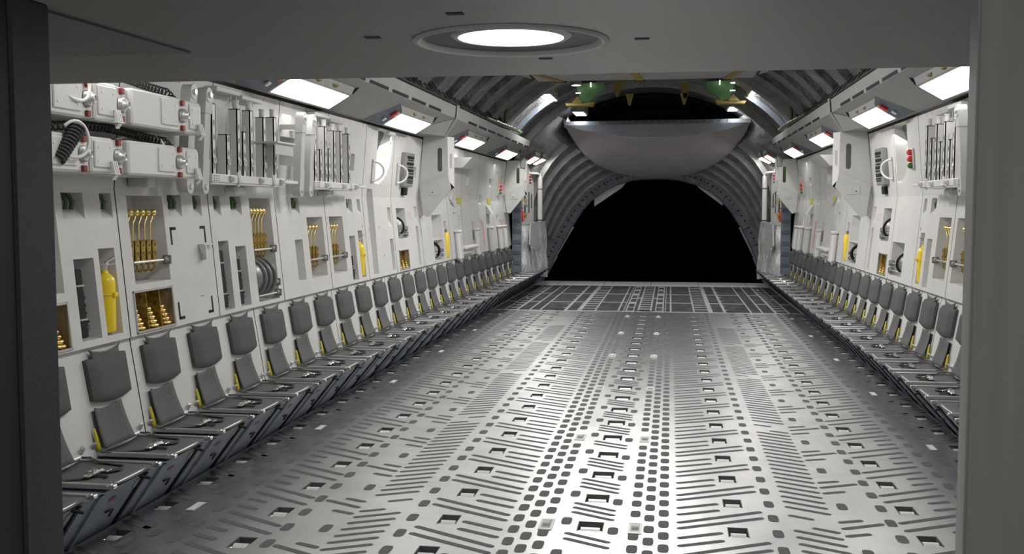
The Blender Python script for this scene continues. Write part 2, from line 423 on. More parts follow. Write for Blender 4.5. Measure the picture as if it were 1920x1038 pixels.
# ------------------------------------------------------------------ ramp
rp = MB(); rp.box((-2.78, 18.3, -0.12), (2.78, 24.35, 0), 0)
def rr(x0, x1, y0, y1, m=1): rp.poly([(x0, y0, ZP), (x1, y0, ZP), (x1, y1, ZP), (x0, y1, ZP)], m)
RW = [(18.42, 20.02), (20.14, 21.95), (22.08, 24.2)]
for sd in (-1, 1):
    for y0, y1 in RW:
        rr(sd*.475, sd*.85, y0, y1); rr(sd*.375, sd*.445, y0, y1)
        rr(sd*1.19, sd*1.37, y0, y1); rr(sd*1.42, sd*1.83, y0, y1); rr(sd*2.05, sd*2.24, y0, y1)
        rr(sd*2.50, sd*2.68, y0, y1)
        for q in (.15, .6): rr(sd*.205, sd*.31, y0+(y1-y0)*q-.16, y0+(y1-y0)*q+.45)
        for q in (.25, .7): rp.poly([(sd*1.42, y0+(y1-y0)*q, ZP*2), (sd*1.47, y0+(y1-y0)*q, ZP*2), (sd*1.47, y0+(y1-y0)*q+.08, ZP*2), (sd*1.42, y0+(y1-y0)*q+.08, ZP*2)], 0)
    rr(sd*.335, sd*.36, 18.42, 24.2)
    rr(sd*1.86, sd*2.02, 18.42, 24.2)
    for y0, y1 in ((18.42, 21.0), (21.2, 24.2)): rr(sd*.125, sd*.185, y0, y1)
    for k in range(13):
        y = 18.45 + .447*k; rr(sd*.88, sd*1.11, y, y+.33); rr(sd*2.28, sd*2.46, y, y+.33)
for k in range(13):
    y = 18.45 + .447*k; rr(-.095, .095, y, y+.31)
struct(rp.build('floor', ['ramp_metal', 'ramp_patch'], normals=False))
sill = MB().box((-2.78, 24.35, -.15), (2.78, 25.66, .003), 0)
for k in range(5): sill.box((-2.2+k*1.1, 24.36, .003), (-2.19+k*1.1, 25.65, .004), 1)
struct(sill.build('trim_1', ['sill', 'seam']))
for i, (x, y) in enumerate(((-2.35, 23.3), (-2.42, 20.9), (2.35, 23.4), (2.42, 21.0), (-.25, 23.2), (.25, 23.2), (.24, 20.9))):
    d = dup(pp, (x, y, .0015), ['small bright plate on the ramp by the far left seats', 'small bright plate on the ramp left edge, nearer one', 'small bright plate on the ramp by the far right seats', 'small bright plate on the ramp right edge, nearer one', 'small bright plate left of the ramp centre', 'small bright plate right of the ramp centre, farther one', 'small bright plate right of the ramp centre, nearer one'][i], 'bright plates on the ramp')

# ------------------------------------------------------------------ skirts under the seats
for sd in (-1, 1):
    q = MB(sd)
    Y0, Y1 = 3.0, 24.4
    q.add([(2.75, Y0, 0), (2.75, Y1, 0), (2.37, Y1, .40), (2.37, Y0, .40), (2.82, Y0, .40), (2.82, Y1, .40)], [(0, 1, 2, 3), (3, 2, 5, 4)], 0)
    q.box((2.72, Y0, .0), (2.76, Y1, .012), 1)
    def onsk(y, s, t): return (2.75-.38*s-t, y-.30*s, .40*s)
    for k in range(-4, 30):
        y = 5.52 + .652*k
        if not Y0+.4 < y < 24: continue
        for dy, wd, m, t in ((-.02, .03, 2, .018), (.17, .03, 0, .022), (.20, .012, 1, .02)):
            a = [onsk(y+dy+e, s_, t_) for t_ in (t, 0) for s_ in (.01, 1) for e in (0, wd)]
            q.add(a, [(0, 1, 3, 2), (0, 2, 6, 4), (1, 3, 7, 5)], m)
        for a, b, s0, s1, m in ((.36, .43, .72, .79, 3), (.58, .65, .76, .92, 4)):
            q.poly([onsk(y+a, s0, .004), onsk(y+b, s0, .004), onsk(y+b, s1, .004), onsk(y+a, s1, .004)], m)
        q.tube([onsk(y+.40, .50, .01), onsk(y+.46, .50, .02), onsk(y+.46, .38, .02)], .006, 5, 2)
        q.tube([onsk(y+.60, .98, .0), onsk(y+.62, .93, .06)], .009, 5, 2)
    struct(q.build('trim_%d' % (2 if sd < 0 else 3), ['skirt', 'blue', 'black', 'dred', 'label']))
    # end block of the bench
    e = MB(sd).prism([(2.86, 21.72, .43), (2.86, 22.35, .43), (2.80, 21.9, .95), (2.80, 21.72, 1.0)], (-.035, 0, 0))
    struct(e.build('trim_%d' % (4 if sd < 0 else 5), 'white2'))

# ------------------------------------------------------------------ troop seats
def make_seat(side, loc, label, group):
    r = root('troop_seat', label, 'seat', loc, group); X, Y = 0, loc[1]
    def B(): return MB(side, lambda p: (p[0], p[1]+Y, p[2]))
    # back cushion: rounded slab lying on the panel
    c = B(); rows_f, rows_b = [], []
    N = 8
    for j in range(N+1):
        rf, rb = [], []
        for i in range(N+1):
            a, b = i/N, j/N
            z = .725 + .235*b - (.028*(1-(2*a-1)**2))*(1-b) + .004*(1-(2*a-1)**2)*b
            y = .005 + .435*a + .012*(1-b)*(0.5-a)
            e = min(a, 1-a, b, 1-b); t = .05*(1-max(0, 1-e*10)**2.0*.6)
            base = lerp(LO, z)
            rf.append((base-t-.008, y, z)); rb.append((base-.004, y, z))
        rows_f.append(rf); rows_b.append(rb)
    c.grid(rows_f); c.grid(rows_b)
    edge = lambda R: R[0] + [q[-1] for q in R[1:]] + R[-1][::-1][1:] + [q[0] for q in R[::-1]][1:]
    ef, eb = edge(rows_f), edge(rows_b); c.grid([ef, eb])
    c.build('back_cushion', 'fabric', r)
    h = B(); rows = []
    for j in range(5):
        b = j/4; row = []
        for i in range(9):
            a = i/8; z = .955 + .062*b - .028*b*(1-(2*a-1)**2)
            ww = .15 + .028*max(0, b-.6)/.4
            row.append((lerp(LO, min(z, 1.0)) - .022 - .012*b*(1-abs(2*a-1)), .222 + (2*a-1)*ww, z))
        rows.append(row)
    h.grid(rows); h.build('head_strap', 'sling', r, solid=.006)
    s_ = B(); rows = []
    for j in range(9):
        b = j/8; row = []
        for i in range(9):
            a = i/8; q = 2*a-1; hw = .168-.022*b
            z = .455+.235*b - .022*b*(1-q*q)
            row.append((2.782 + .03*b + .022*(1-q*q)*(.4+.6*b) - .035*(1-b)**2, .172-.02*b + q*hw, z))
        rows.append(row)
    s_.grid(rows); s_.build('lumbar_sling', 'sling', r, solid=.006)
    p = B(); rows = []
    for j in range(7):
        b = j/6; row = []
        for i in range(9):
            a = i/8; q = 2*a-1
            row.append((2.352 + .445*b, .234 + q*.222, .428 - .012*(1-q*q)))
        rows.append(row)
    p.grid(rows)
    p.build('seat_pan', 'sling', r, solid=.006)
    fr = B(); fr.cyl((2.372, .0, .418), (2.372, .468, .418), .008, n=8)
    for y in (0.0, .468):
        fr.box((2.335, y-.010, .412), (2.82, y+.010, .442), bev=.005)
        fr.cyl((2.33, y-.016, .428), (2.33, y+.016, .428), .013, n=8)
        fr.cyl((2.36, y-.02, .428), (2.36, y+.02, .428), .009, n=8)
    fr.build('seat_frame', 'alu', r)
    B().cyl((2.80, .0, .447), (2.80, .47, .447), .011, n=8).build('rear_tube', 'tube', r)
    for y in (-.03, .50):
        k = B(); k.obox((2.835, y, .42), (2.785, y-.015, .50), .034, .014, bev=.003); k.cyl((2.83, y-.02, .425), (2.83, y+.02, .425), .02, n=8); k.box((2.80, y-.03, .41), (2.84, y+.03, .425), bev=.003); k.obox((2.80, y+.008, .49), (2.835, y+.02, .52), .012, .012)
        k.build('hinge_bracket', 'steel', r)
    ys = B(); rows = []
    for j in range(6):
        b = j/5; ww = .009*(1-b)+.002+.004*sin(pi*b)
        rows.append([(2.79+.015*b, -.005 - .02*b - ww, .448+.135*b), (2.775+.02*b, -.005-.02*b + ww*.9, .448+.13*b)])
    ys.grid(rows); ys.build('yellow_strap', 'yellow', r, solid=.004)
    bl = B(); z = .431
    bl.ribbon([(2.76, -.03, z+.01), (2.66, .04, z), (2.57, .12, z-.004), (2.54, .18, z)], (.02, .02, 0))
    bl.ribbon([(2.55, .24, z), (2.48, .33, z-.004), (2.50, .40, z), (2.58, .42, z), (2.66, .43, z+.006), (2.72, .46, z+.02), (2.80, .49, z+.01)], (.03, .03, 0))
    bl.ribbon([(2.56, .17, z-.002), (2.50, .20, z-.003), (2.46, .17, z-.003)], (.0, .03, 0))
    bl.build('lap_belt', 'strap', r)
    bk = B(); bk.box((2.52, .15, z+.004), (2.575, .25, z+.026), bev=.008); bk.box((2.53, .11, z+.004), (2.565, .16, z+.016), bev=.004); bk.cyl((2.547, .2, z+.02), (2.547, .2, z+.034), .016, n=10)
    bk.box((2.50, .24, z+.002), (2.53, .285, z+.012), bev=.003)
    bk.build('buckle', 'chrome', r)
    reg(r); return r
for sd, k0, off, nv in ((-1, -2, 0.0, 27), (1, 1, -0.05, 24)):
    pr = None
    for i in range(nv):
        y = 5.476 + off + .652*(k0+i)
        lab = 'charcoal fabric fold-down troop seat along the %s wall, %s' % (SD(sd), (ORD[i+1] + ' from the doorway') if i+1 < nv else 'the farthest, by the aft pillar')
        loc = (sd*2.6, y, .40)
        if pr is None: pr = make_seat(sd, loc, lab, 'troop seats along the %s wall' % SD(sd))
        else: dup(pr, loc, lab, 'troop seats along the %s wall' % SD(sd))

# ------------------------------------------------------------------ wall panels
def panel(side, y0, y1, z0, z1, holes, name, fnT=up, decals=(), extra=None, fine=None, mats=('white', 'grey_in', 'pinkmark', 'black', 'seam')):
    """holes: (ya, yb, za, zb, depth, kind)  kind r = square recess, s = scoop with a sloping floor"""
    q = MB(side); g = .006
    ya = {y0+g, y1-g}; za = {z0, z1}
    for h in holes: ya |= {h[0], h[1]}; za |= {h[2], h[3]}
    for k, _ in UP:
        if z0 < k < z1: za.add(k)
    if fine:
        for i in range(fine[4]+1): ya.add(fine[0]+(fine[1]-fine[0])*i/fine[4]); za.add(fine[2]+(fine[3]-fine[2])*i/fine[4])
    ya = sorted(v for v in ya if y0+g-1e-6 <= v <= y1-g+1e-6); za = sorted(v for v in za if z0-1e-6 <= v <= z1+1e-6)
    def hol(y, z):
        for h in holes:
            if h[0] < y < h[1] and h[2] < z < h[3]: return h
    def dep(h, z):
        if h is None: return 0
        if h[5] == 's': return h[4]*(z-h[2])/(h[3]-h[2])
        return h[4]
    fd = fine[5] if fine else (lambda y, z: 0)
    pt = lambda y, z, d: (fnT(z)+d+fd(y, z), y, z)
    for i in range(len(ya)-1):
        for j in range(len(za)-1):
            a, b, c, d = ya[i], ya[i+1], za[j], za[j+1]; h = hol((a+b)/2, (c+d)/2)
            q.add([pt(a, c, dep(h, c)), pt(b, c, dep(h, c)), pt(b, d, dep(h, d)), pt(a, d, dep(h, d))], [(0, 1, 2, 3)], 1 if h and h[4] > .1 and h[5] == 'r' else 0, bool(fine) and not h and fine[0] <= a <= fine[1])
    for h in holes:
        a, b, c, d = h[:4]
        for y in (a, b):
            q.add([pt(y, c, 0), pt(y, c, dep(h, c)), pt(y, d, dep(h, d)), pt(y, d, 0)], [(0, 1, 2, 3)], 1)
        q.add([pt(a, d, 0), pt(b, d, 0), pt(b, d, dep(h, d)), pt(a, d, dep(h, d))], [(0, 1, 2, 3)], 1)
        if h[5] == 'r': q.add([pt(a, c, 0), pt(b, c, 0), pt(b, c, h[4]), pt(a, c, h[4])], [(0, 1, 2, 3)], 0)
    for y in (y0+g, y1-g):
        zs = [z0] + [k for k, _ in UP if z0 < k < z1] + [z1]
        for c, d in zip(zs, zs[1:]): q.add([pt(y, c, 0), pt(y, d, 0), pt(y, d, .03), pt(y, c, .03)], [(0, 1, 2, 3)], 4)
    for (a, b, c, d, m) in decals:
        q.add([(fnT(c)-.0025, a, c), (fnT(c)-.0025, b, c), (fnT(d)-.0025, b, d), (fnT(d)-.0025, a, d)], [(0, 1, 2, 3)], m)
    if extra: extra(q)
    return struct(q.build(name, mats, normals=False))
def cross(y, z, s=.02): return [(y-s*.25, y+s*.25, z-s, z+s, 2), (y-s, y+s, z+s*.1, z+s*.5, 2)]
def prints(y0, y1, z, n):
    r = []
    for i in range(n):
        y = y0+(y1-y0)*i/max(1, n-1)
        r += [(y-.012, y+.012, z, z+.008, 2), (y-.010, y+.004, z+.014, z+.020, 2), (y-.004, y+.012, z+.026, z+.032, 2)]
    return r
def corners(a, b, c, d, L=.12, t=.02):
    r = []
    for y, s in ((a, 1), (b, -1)):
        for z, u in ((c, 1), (d, -1)):
            r += [(min(y, y+s*L*.7), max(y, y+s*L*.7), min(z, z+u*t), max(z, z+u*t), 3), (min(y, y+s*t), max(y, y+s*t), min(z, z+u*L), max(z, z+u*L), 3)]
    return r
D = .18
def bays(side, sh):
    nm = 'wall_' + SD(side)
    A = lambda *hs: [(h[0]+sh, h[1]+sh, h[2], h[3], h[4], h[5]) for h in hs]
    Z = lambda ds: [(d[0]+sh, d[1]+sh, d[2], d[3], d[4]) for d in ds]
    sc = lambda a, b: (a, b, 1.77, 1.92, .12, 's')
    seams = [3.39+sh, 4.69+sh, 6.0+sh, 7.30+sh, 8.62+sh, 9.92+sh, 11.22+sh, 12.42+sh, 13.84+sh]
    panel(side, seams[0]-.6, seams[1], 1.03, 2.77, [], nm)
    panel(side, seams[1], seams[2], 1.03, 2.77, A(sc(5.42, 5.64), sc(5.82, 5.95), (5.74, 5.92, 1.07, 1.59, D, 'r'), (5.47, 5.68, 1.07, 1.54, D, 'r'), (4.93, 5.35, 1.36, 1.91, D, 'r'), (4.87, 5.36, 1.04, 1.31, .14, 'r')), nm)
    panel(side, seams[2], seams[3], 1.03, 2.77, A((6.13, 6.60, 1.35, 1.91, .22, 'r'), (6.08, 6.60, 1.04, 1.31, .14, 'r'), sc(6.67, 6.87), sc(7.05, 7.18)), nm,
          decals=Z(corners(6.66, 7.20, 1.07, 1.70) + prints(6.55, 7.2, 2.68, 4) + [(7.02, 7.06, 1.2, 1.204, 4)]))
    p2 = A(sc(7.39, 7.51), sc(7.69, 7.90), (8.06, 8.51, 1.06, 1.91, .24, 'r'), (7.40, 7.58, 1.06, 1.58, D, 'r'), (7.70, 7.90, 1.06, 1.53, D, 'r'))
    panel(side, seams[3], seams[4], 1.03, 2.77, p2, nm, decals=Z(prints(7.5, 8.5, 2.70, 5)))
    p3 = A(sc(9.01, 9.21), (9.01, 9.21, 1.17, 1.54, D, 'r'), (9.37, 9.82, 1.17, 1.74, .22, 'r'), (8.68, 9.05, 2.2, 2.45, .14, 'r'))
    if side > 0: p3 = A((9.37, 9.82, 1.17, 1.74, .22, 'r'))
    panel(side, seams[4], seams[5], 1.03, 2.77, p3, nm, decals=Z(prints(8.7, 9.8, 2.71, 5)))
    panel(side, seams[5], seams[6], 1.03, 2.77, A((10.02, 10.45, 1.17, 1.74, .22, 'r'), (10.62, 10.82, 1.06, 1.53, D, 'r'), (10.94, 11.10, 1.07, 1.58, D, 'r'), sc(10.63, 10.83), sc(11.01, 11.13), (10.72, 10.86, 2.22, 2.40, .10, 'r')), nm, decals=Z(prints(10.2, 11.1, 2.71, 5) + cross(11.13, 1.62)))
    # bay with the rounded scoop
    def scoop(y, z):
        # vertical edge at the near side, rounded bottom; deep at the top
        yc, yr = 11.70+sh, .66
        if z > 2.72 or z < 2.12: return 0
        t = (z-2.12)/.6
        half = .90*(1-(1-min(1, .06+t*1.5))**2)**.5
        u = (y-yc)/yr if side < 0 else (yc+yr-y)/yr
        if u < .02 or u > half+.02 - .0: return 0
        e = min(1, (half+.02-u)/.30)
        return .24*min(1, .30+t*1.5)*e
    hs = A((11.40, 11.60, 1.07, 2.04, .12, 'r'), (12.22, 12.37, 1.60, 1.83, .11, 's'), (12.21, 12.36, 1.07, 1.45, D, 'r')) if side < 0 else A((11.76, 12.36, 1.08, 1.45, .24, 'r'))
    panel(side, seams[6], seams[7], 1.03, 2.77, hs, nm, fine=(11.66+sh, 12.40+sh, 2.10, 2.74, 26, scoop), decals=Z((cross(11.35, 1.58) + cross(11.80, 1.60) + cross(11.90, 1.26) + prints(11.75, 12.35, 2.08, 4)) if side < 0 else prints(11.3, 12.3, 2.74, 3)))
    panel(side, seams[7], seams[8], 1.03, 2.77, A((12.62, 13.06, 1.44, 1.82, .22, 'r'), (12.56, 13.04, 1.05, 1.30, .14, 'r'), (13.55, 13.69, 1.65, 1.84, .11, 's'), (13.55, 13.68, 1.06, 1.58, D, 'r'), (13.42, 13.62, 2.22, 2.36, .08, 'r')), nm,
          decals=Z(cross(13.2, 1.74) + cross(13.32, 1.74) + prints(12.6, 13.7, 2.68, 6) + prints(13.15, 13.4, 1.68, 3)))
    # the wall between the two pillars
    e = 21.75
    sm = [15.66+sh, 16.70, 18.20, 19.65, e]
    panel(side, 13.84+sh, sm[0], 1.03, 2.77, A((14.52, 15.16, 1.07, 1.72, .20, 'r'), (15.30, 15.46, 1.07, 1.62, .12, 'r')), nm)
    pb = MB(side, wfn); pb.box((-.2, 14.52+sh, 1.355), (-.003, 15.16+sh, 1.37)); struct(pb.build(nm, 'white2'))
    panel(side, sm[0], sm[1], 1.03, 2.77, [(16.02, 16.25, 1.45, 1.75, .1, 'r'), (15.9, 16.06, 1.95, 2.1, .1, 's')], nm)
    panel(side, sm[1], sm[2], 1.03, 2.77, [(17.25, 17.42, 1.88, 2.06, .12, 'r'), (17.5, 17.72, 1.27, 1.58, .14, 'r'), (17.03, 17.33, 2.2, 2.36, .1, 's')], nm)
    panel(side, sm[2], sm[3], 1.03, 2.77, [(18.35, 18.62, 1.88, 2.05, .12, 's'), (18.32, 18.50, 1.12, 1.60, .14, 'r'), (19.3, 19.6, 2.21, 2.36, .1, 's')], nm, decals=[(18.5, 18.6, 1.14, 1.58, 2)])
    panel(side, sm[3], sm[4], 1.03, 2.77, [(20.02, 20.14, 2.3, 2.5, .12, 'r'), (20.7, 20.95, 2.3, 2.44, .1, 's'), (20.3, 20.5, 1.88, 2.05, .12, 's'), (20.85, 20.98, 1.88, 2.05, .1, 'r'), (20.1, 20.3, 1.48, 1.68, .12, 'r'), (20.45, 20.6, 1.12, 1.58, .14, 'r'), (20.85, 20.98, 1.12, 1.55, .1, 'r')], nm, decals=[(20.62, 20.72, 1.14, 1.56, 2)])
    # lower panels behind the seats
    ys = [2.92+sh*0] + [4.08+off+1.956*i for off in (0.0,) for i in range(10)]
    for a, b in zip(ys, ys[1:]):
        b = min(b, 21.75)
        if b - a < .1: continue
        panel(side, a, b, .40, 1.022, [], nm, fnT=lambda z: lerp(LO, z))
    # backing behind everything
    bk = MB(side); bk.add([(3.16, 2.9, 0.3), (3.16, 21.9, .3), (3.22, 21.9, 2.9), (3.22, 2.9, 2.9)], [(0, 1, 2, 3)])
    bk.add([(2.915, 2.9, .40), (2.915, 21.75, .40), (2.925, 21.75, 1.03), (2.925, 2.9, 1.03)], [(0, 1, 2, 3)])
    bk.box((2.90, 2.9, 1.02), (3.1, 21.7, 1.03))
    struct(bk.build(nm, 'seam'))
bays(-1, 0.0); bays(1, -0.19)

# ------------------------------------------------------------------ contents of the recesses
def brass_device(side, d, y, zt, label, group):
    """tie-down device: ball top, crooked rod, block body, on the wall side"""
    u = up(1.6)+d
    r = root('tie_down_device', label, 'cargo device', (side*u, y, zt-.36), group)
    B = lambda: MB(side)
    B().sphere((u, y, zt), .026, 12).build('ball_top', 'brass', r)
    B().tube([(u, y, zt-.02), (u, y-.008, zt-.04), (u+.004, y-.024, zt-.065), (u+.004, y-.03, zt-.09), (u+.004, y-.03, zt-.18)], .0065, 8).build('rod', 'brass', r)
    b = B(); b.box((u-.035, y-.062, zt-.34), (u+.03, y-.014, zt-.18), bev=.006); b.box((u-.025, y-.016, zt-.32), (u+.022, y-.002, zt-.20), bev=.004)
    for k in range(3): b.cyl((u-.042, y-.038, zt-.21-.05*k), (u+.034, y-.038, zt-.21-.05*k), .009, n=8)
    b.build('ratchet_body', 'brass_d', r)
    h = B(); h.tube([(u-.02, y-.04, zt-.32), (u-.03, y-.04, zt-.36), (u-.005, y-.045, zt-.385), (u+.02, y-.04, zt-.37)], .008, 6); h.build('hook', 'brass_d', r)
    return r
def bar(side, y0, y1, z, d, label, grp):
    u = up(z)+d
    r = root('retaining_bar', label, 'bar', (side*u, y0, z), grp)
    MB(side).cyl((u, y0+.012, z), (u, y1-.05, z), .009, n=8).build('rod', 'steel', r)
    k = MB(side); k.cyl((u, y1-.06, z), (u, y1-.02, z), .018, .024, n=8); k.box((u-.03, y1-.022, z-.03), (u+.03, y1-.004, z+.03), bev=.004); k.build('end_bracket', 'label', r)
def hooks(side, y, z, n, where, grp):
    for i in range(n):
        u = up(z)+.025; yy = y+.03+.06*i
        r = MB(side); r.tube([(u+.05, yy, z), (u, yy, z-.004), (u-.018, yy+.004, z-.035), (u-.008, yy+.008, z-.08)], .014, 6); r.box((u-.005, yy-.018, z-.012), (u+.04, yy+.018, z+.006), bev=.003)
        tag(r.build('green_hook', 'dgreen'), 'small green hook hanging in %s%s' % (where, (', nearer one', ', farther one')[i] if n > 1 else ''), 'hook', grp)
ORDS = ['first', 'second', 'third', 'fourth', 'fifth', 'sixth']
def brass_row(side, ya, yb, zt, n, where, zbar):
    for i in range(n):
        y = ya + .085 + i*(yb-ya-.17)/max(1, n-1)
        brass_device(side, .055, y, zt, 'brass tie-down device in %s, %s of %d' % (where, ORDS[i], n), 'brass devices in ' + where)
    bar(side, ya, yb, zbar, .005, 'thin steel bar across the brass devices in %s' % where, 'retaining bars')
brass_row(-1, 6.13, 6.60, 1.80, 5, 'the nearest tall left recess', 1.485)
brass_row(-1, 8.06, 8.51, 1.80, 5, 'the recess above the grey hose reels', 1.485)
brass_row(-1, 9.37, 9.82, 1.64, 4, 'the third left brass recess', 1.34)
brass_row(-1, 10.02, 10.45, 1.64, 4, 'the fourth left brass recess', 1.34)
brass_row(1, 9.83, 10.26, 1.64, 4, 'the recess by the right wall extinguisher', 1.34)
brass_row(1, 9.18, 9.63, 1.64, 3, 'the right recess cut by the doorway', 1.34)

def extinguisher(side, y, u, label, z0=1.085, h=.345, r0=.059):
    r = root('fire_extinguisher', label, 'fire extinguisher', (side*u, y, z0), None)
    b = MB(side); b.lathe([(0, 0), (r0*.9, 0), (r0, .012), (r0, h-.05), (r0*.92, h-.02), (r0*.6, h), (.018, h+.012), (.018, h+.03)], (u, y, z0), (0, 0, 1), 20); b.build('cylinder', 'ext', r)
    t = MB(side); t.torus((u, y, z0+h*.66), (0, 0, 1), r0+.001, .005, 20, 6); t.box((u-r0-.016, y-.02, z0+h*.66-.014), (u-r0+.004, y+.02, z0+h*.66+.014), bev=.003); t.build('clamp_band', 'ext', r)
    v = MB(side); v.cyl((u, y, z0+h+.02), (u, y, z0+h+.055), .016, n=10); v.box((u-.02, y-.014, z0+h+.05), (u+.02, y+.014, z0+h+.075), bev=.004)
    v.obox((u-.01, y-.01, z0+h+.075), (u-.03, y+.06, z0+h+.105), .018, .007); v.obox((u-.01, y-.01, z0+h+.062), (u-.045, y+.04, z0+h+.066), .016, .006); v.build('valve_handle', 'chrome', r)
extinguisher(-1, 5.825, 2.925, 'yellow fire extinguisher with chrome handle in the left wall, nearest the doorway')
extinguisher(-1, 11.02, 2.925, 'yellow fire extinguisher in the second left recess, before the row of red crosses')
extinguisher(1, 10.83, 2.925, 'yellow fire extinguisher standing in the right wall slot')

def strips(side, y, z0, z1, label, grp):
    u = up(1.3)+.075
    r = root('strap_bundle', label, 'strap', (side*u, y, z0), grp)
    y += .015
    MB(side, wfn).box((-.10, y, z0), (-.010, y+.07, z1), bev=.006).build('webbing', 'black', r)
    for z in (z1-.10, z0+.10): MB(side, wfn).box((-.10, y-.001, z), (-.006, y+.072, z+.012), bev=.003).build('keeper', 'alu', r)
    for i in range(3): MB(side, wfn).cyl((-.03, y+.06, z0+.14+.045*i), (-.03, y+.088, z0+.14+.045*i), .014, n=8).build('toggle', 'black', r)
    c = MB(side, wfn); c.tube([(-.02, y+.07, z0+.02), (-.005, y+.08, z0+.06), (-.02, y+.08, z0+.08), (-.005, y+.075, z0+.095)], .007, 6); c.build('buckle', 'hose', r)
strips(-1, 5.475, 1.085, 1.48, 'black strap bundle in the slot left of the nearest yellow extinguisher', 'strap bundles in the left wall slots')
strips(-1, 7.405, 1.075, 1.51, 'black strap bundle in the slot right of the black-cornered door', 'strap bundles in the left wall slots')
strips(-1, 7.705, 1.075, 1.43, 'black strap bundle in the slot just left of the hose reel recess', 'strap bundles in the left wall slots')
strips(-1, 10.625, 1.075, 1.30, 'black strap bundle in the slot left of the second yellow extinguisher', 'strap bundles in the left wall slots')

def chain_bin(side, ya, yb, z0, z1, where, n=3, small=False):
    u = up((z0+z1)/2)
    r = root('chain_bin', 'brass-lined bin with pale frame in %s' % where, 'bin', (side*u, ya, z0), None)
    fr = MB(side, wfn); t = .014
    for q in (((-.006, ya, z0), (.008, ya+t, z1)), ((-.006, yb-t, z0), (.008, yb, z1)), ((-.006, ya, z0), (.008, yb, z0+t)), ((-.006, ya, z1-t), (.008, yb, z1))): fr.box(*q, bev=.002)
    fr.build('frame', 'alu', r)
    ln = MB(side, wfn); ln.add([(-.132, ya, z0), (-.132, yb, z0), (-.132, yb, z1), (-.132, ya, z1)], [(0, 1, 2, 3)]); ln.box((-.132, ya+.004, z0+.004), (-.005, yb-.004, z0+.012)); ln.box((-.132, yb-.009, z0+.01), (-.008, yb-.005, z1-.01))
    ln.build('lining', 'bin_in', r)
    for k in range(1, n):
        y = ya+(yb-ya)*k/n
        MB(side, wfn).box((-.13, y-.003, z0+.012), (-.006, y+.003, z1-.012)).build('divider', 'brass_d', r)
    w = (yb-ya)/n
    for k in range(n):
        for j in range(2):
            yc = ya+w*(k+.5) + (-.01 if j else .012); d = -.038 - .062*j; m = 5; s = MB(side, wfn)
            z = z0+.014
            for i in range(m):
                rr_ = .052-.0068*i; hh = .034 if not small else .030
                s.sphere((d, yc - .008*i, z+hh*.42), rr_, 12, sc=(.8, 1, hh/rr_*.46)); z += hh*.80
            tag(s.build('ring_stack', 'brass'), 'brass ring stack, compartment %d %s, bin in %s' % (k+1, ('front', 'back')[j], where), 'ring stack', 'brass ring stacks in ' + where)
chain_bin(-1, 6.08, 6.60, 1.04, 1.31, 'the left wall by the cornered door')
chain_bin(-1, 4.87, 5.36, 1.04, 1.31, 'the left wall cut by the doorway')
chain_bin(-1, 12.56, 13.04, 1.05, 1.30, 'the left wall below the coil', small=True)
chain_bin(1, 12.37, 12.85, 1.05, 1.30, 'the right wall below the coil', small=True)

def reel(side, y, z, R, d, label, grp, m='hose'):
    u = up(z)+d
    r = root('hose_reel', label, 'reel', (side*u, y, z-R), grp)
    MB(side).torus((u, y, z), (0, 1, .10), R*.91, R*.09, 32, 8).build('hose_coil', m, r)
    MB(side).lathe([(0, -.006), (R*.86, -.006), (R*.86, .006), (0, .006)], (u, y, z), (0, 1, .10), 24).build('disc', 'alu', r)
    MB(side).cyl((u, y-.02, z), (u, y+.02, z), .025, n=10).build('hub', 'black', r)
for i, y in enumerate((8.14, 8.24, 8.35)): reel(-1, y, 1.255, .175, .115, 'grey hose reel on edge in the low left recess, %s of three from the doorway' % ORDS[i], 'grey reels in the left recess', 'hose')
for z in (1.11, 1.20): bar(-1, 8.06, 8.51, z, .003, 'thin steel bar across the grey hose reels, %s one' % ('lower' if z < 1.15 else 'upper'), 'retaining bars')
for sd, sh in ((-1, 0), (1, -.19)):
    reel(sd, 12.82+sh, 1.585, .13, .09, 'black coil reel in the square recess of the %s wall before the pillar' % SD(sd), None, 'black')
    for z in (1.49, 1.56): bar(sd, 12.62+sh, 13.06+sh, z, .01, 'dark bar across the black coil of the %s wall, %s one' % (SD(sd), 'lower' if z < 1.52 else 'upper'), 'retaining bars')
reel(1, 11.75, 1.22, .13, .10, 'black coil reel in the low right recess beside the brass bin', None, 'black')
for z in (1.13, 1.21): bar(1, 11.57, 12.17, z, .01, 'dark bar across the low right coil recess, %s one' % ('lower' if z < 1.15 else 'upper'), 'retaining bars')
for y, n, wh in ((5.45, 2, 'the widest notch above the nearest left slots'), (5.85, 1, 'the narrow notch above the nearest yellow extinguisher'), (6.70, 2, 'the wide notch above the black-cornered door'), (7.08, 1, 'the narrow notch above the black-cornered door'), (7.41, 1, 'the narrow notch right of the door with black corners'), (7.72, 2, 'the wide notch left of the hose reel recess'), (9.04, 2, 'the notch above the empty left slot'), (10.66, 1, 'the notch above the last left strap slot')):
    hooks(-1, y, 1.905, n, wh, 'green hooks in the left wall notches')
hooks(1, 10.50, 1.905, 1, 'the right wall notch above the slot', None)
gl = MB(-1); u = up(2.3)+.10
for k in range(4): gl.box((u-.02, 8.72+.06*k, 2.31+.012*((k*7) % 3)), (u+.02, 8.77+.06*k, 2.345+.01*((k*5) % 3)), bev=.008)
tag(gl.build('green_connector', 'pgreen'), 'green connector block inside the square left recess between the stowage racks', 'connector')

# small flap on the black cornered door
fl = root('door_flap', 'white triangular flap handle at the edge of the black-cornered door', 'handle', (-2.9, 7.1, 1.5))
MB(-1, wfn).prism([(.002, 7.06, 1.565), (.06, 7.06, 1.562), (.05, 7.07, 1.46), (.002, 7.09, 1.455)], (0, .02, 0)).build('flap', 'white2', fl)
MB(-1, wfn).box((.002, 7.06, 1.563), (.05, 7.25, 1.572), bev=.002).build('top_edge', 'white2', fl)

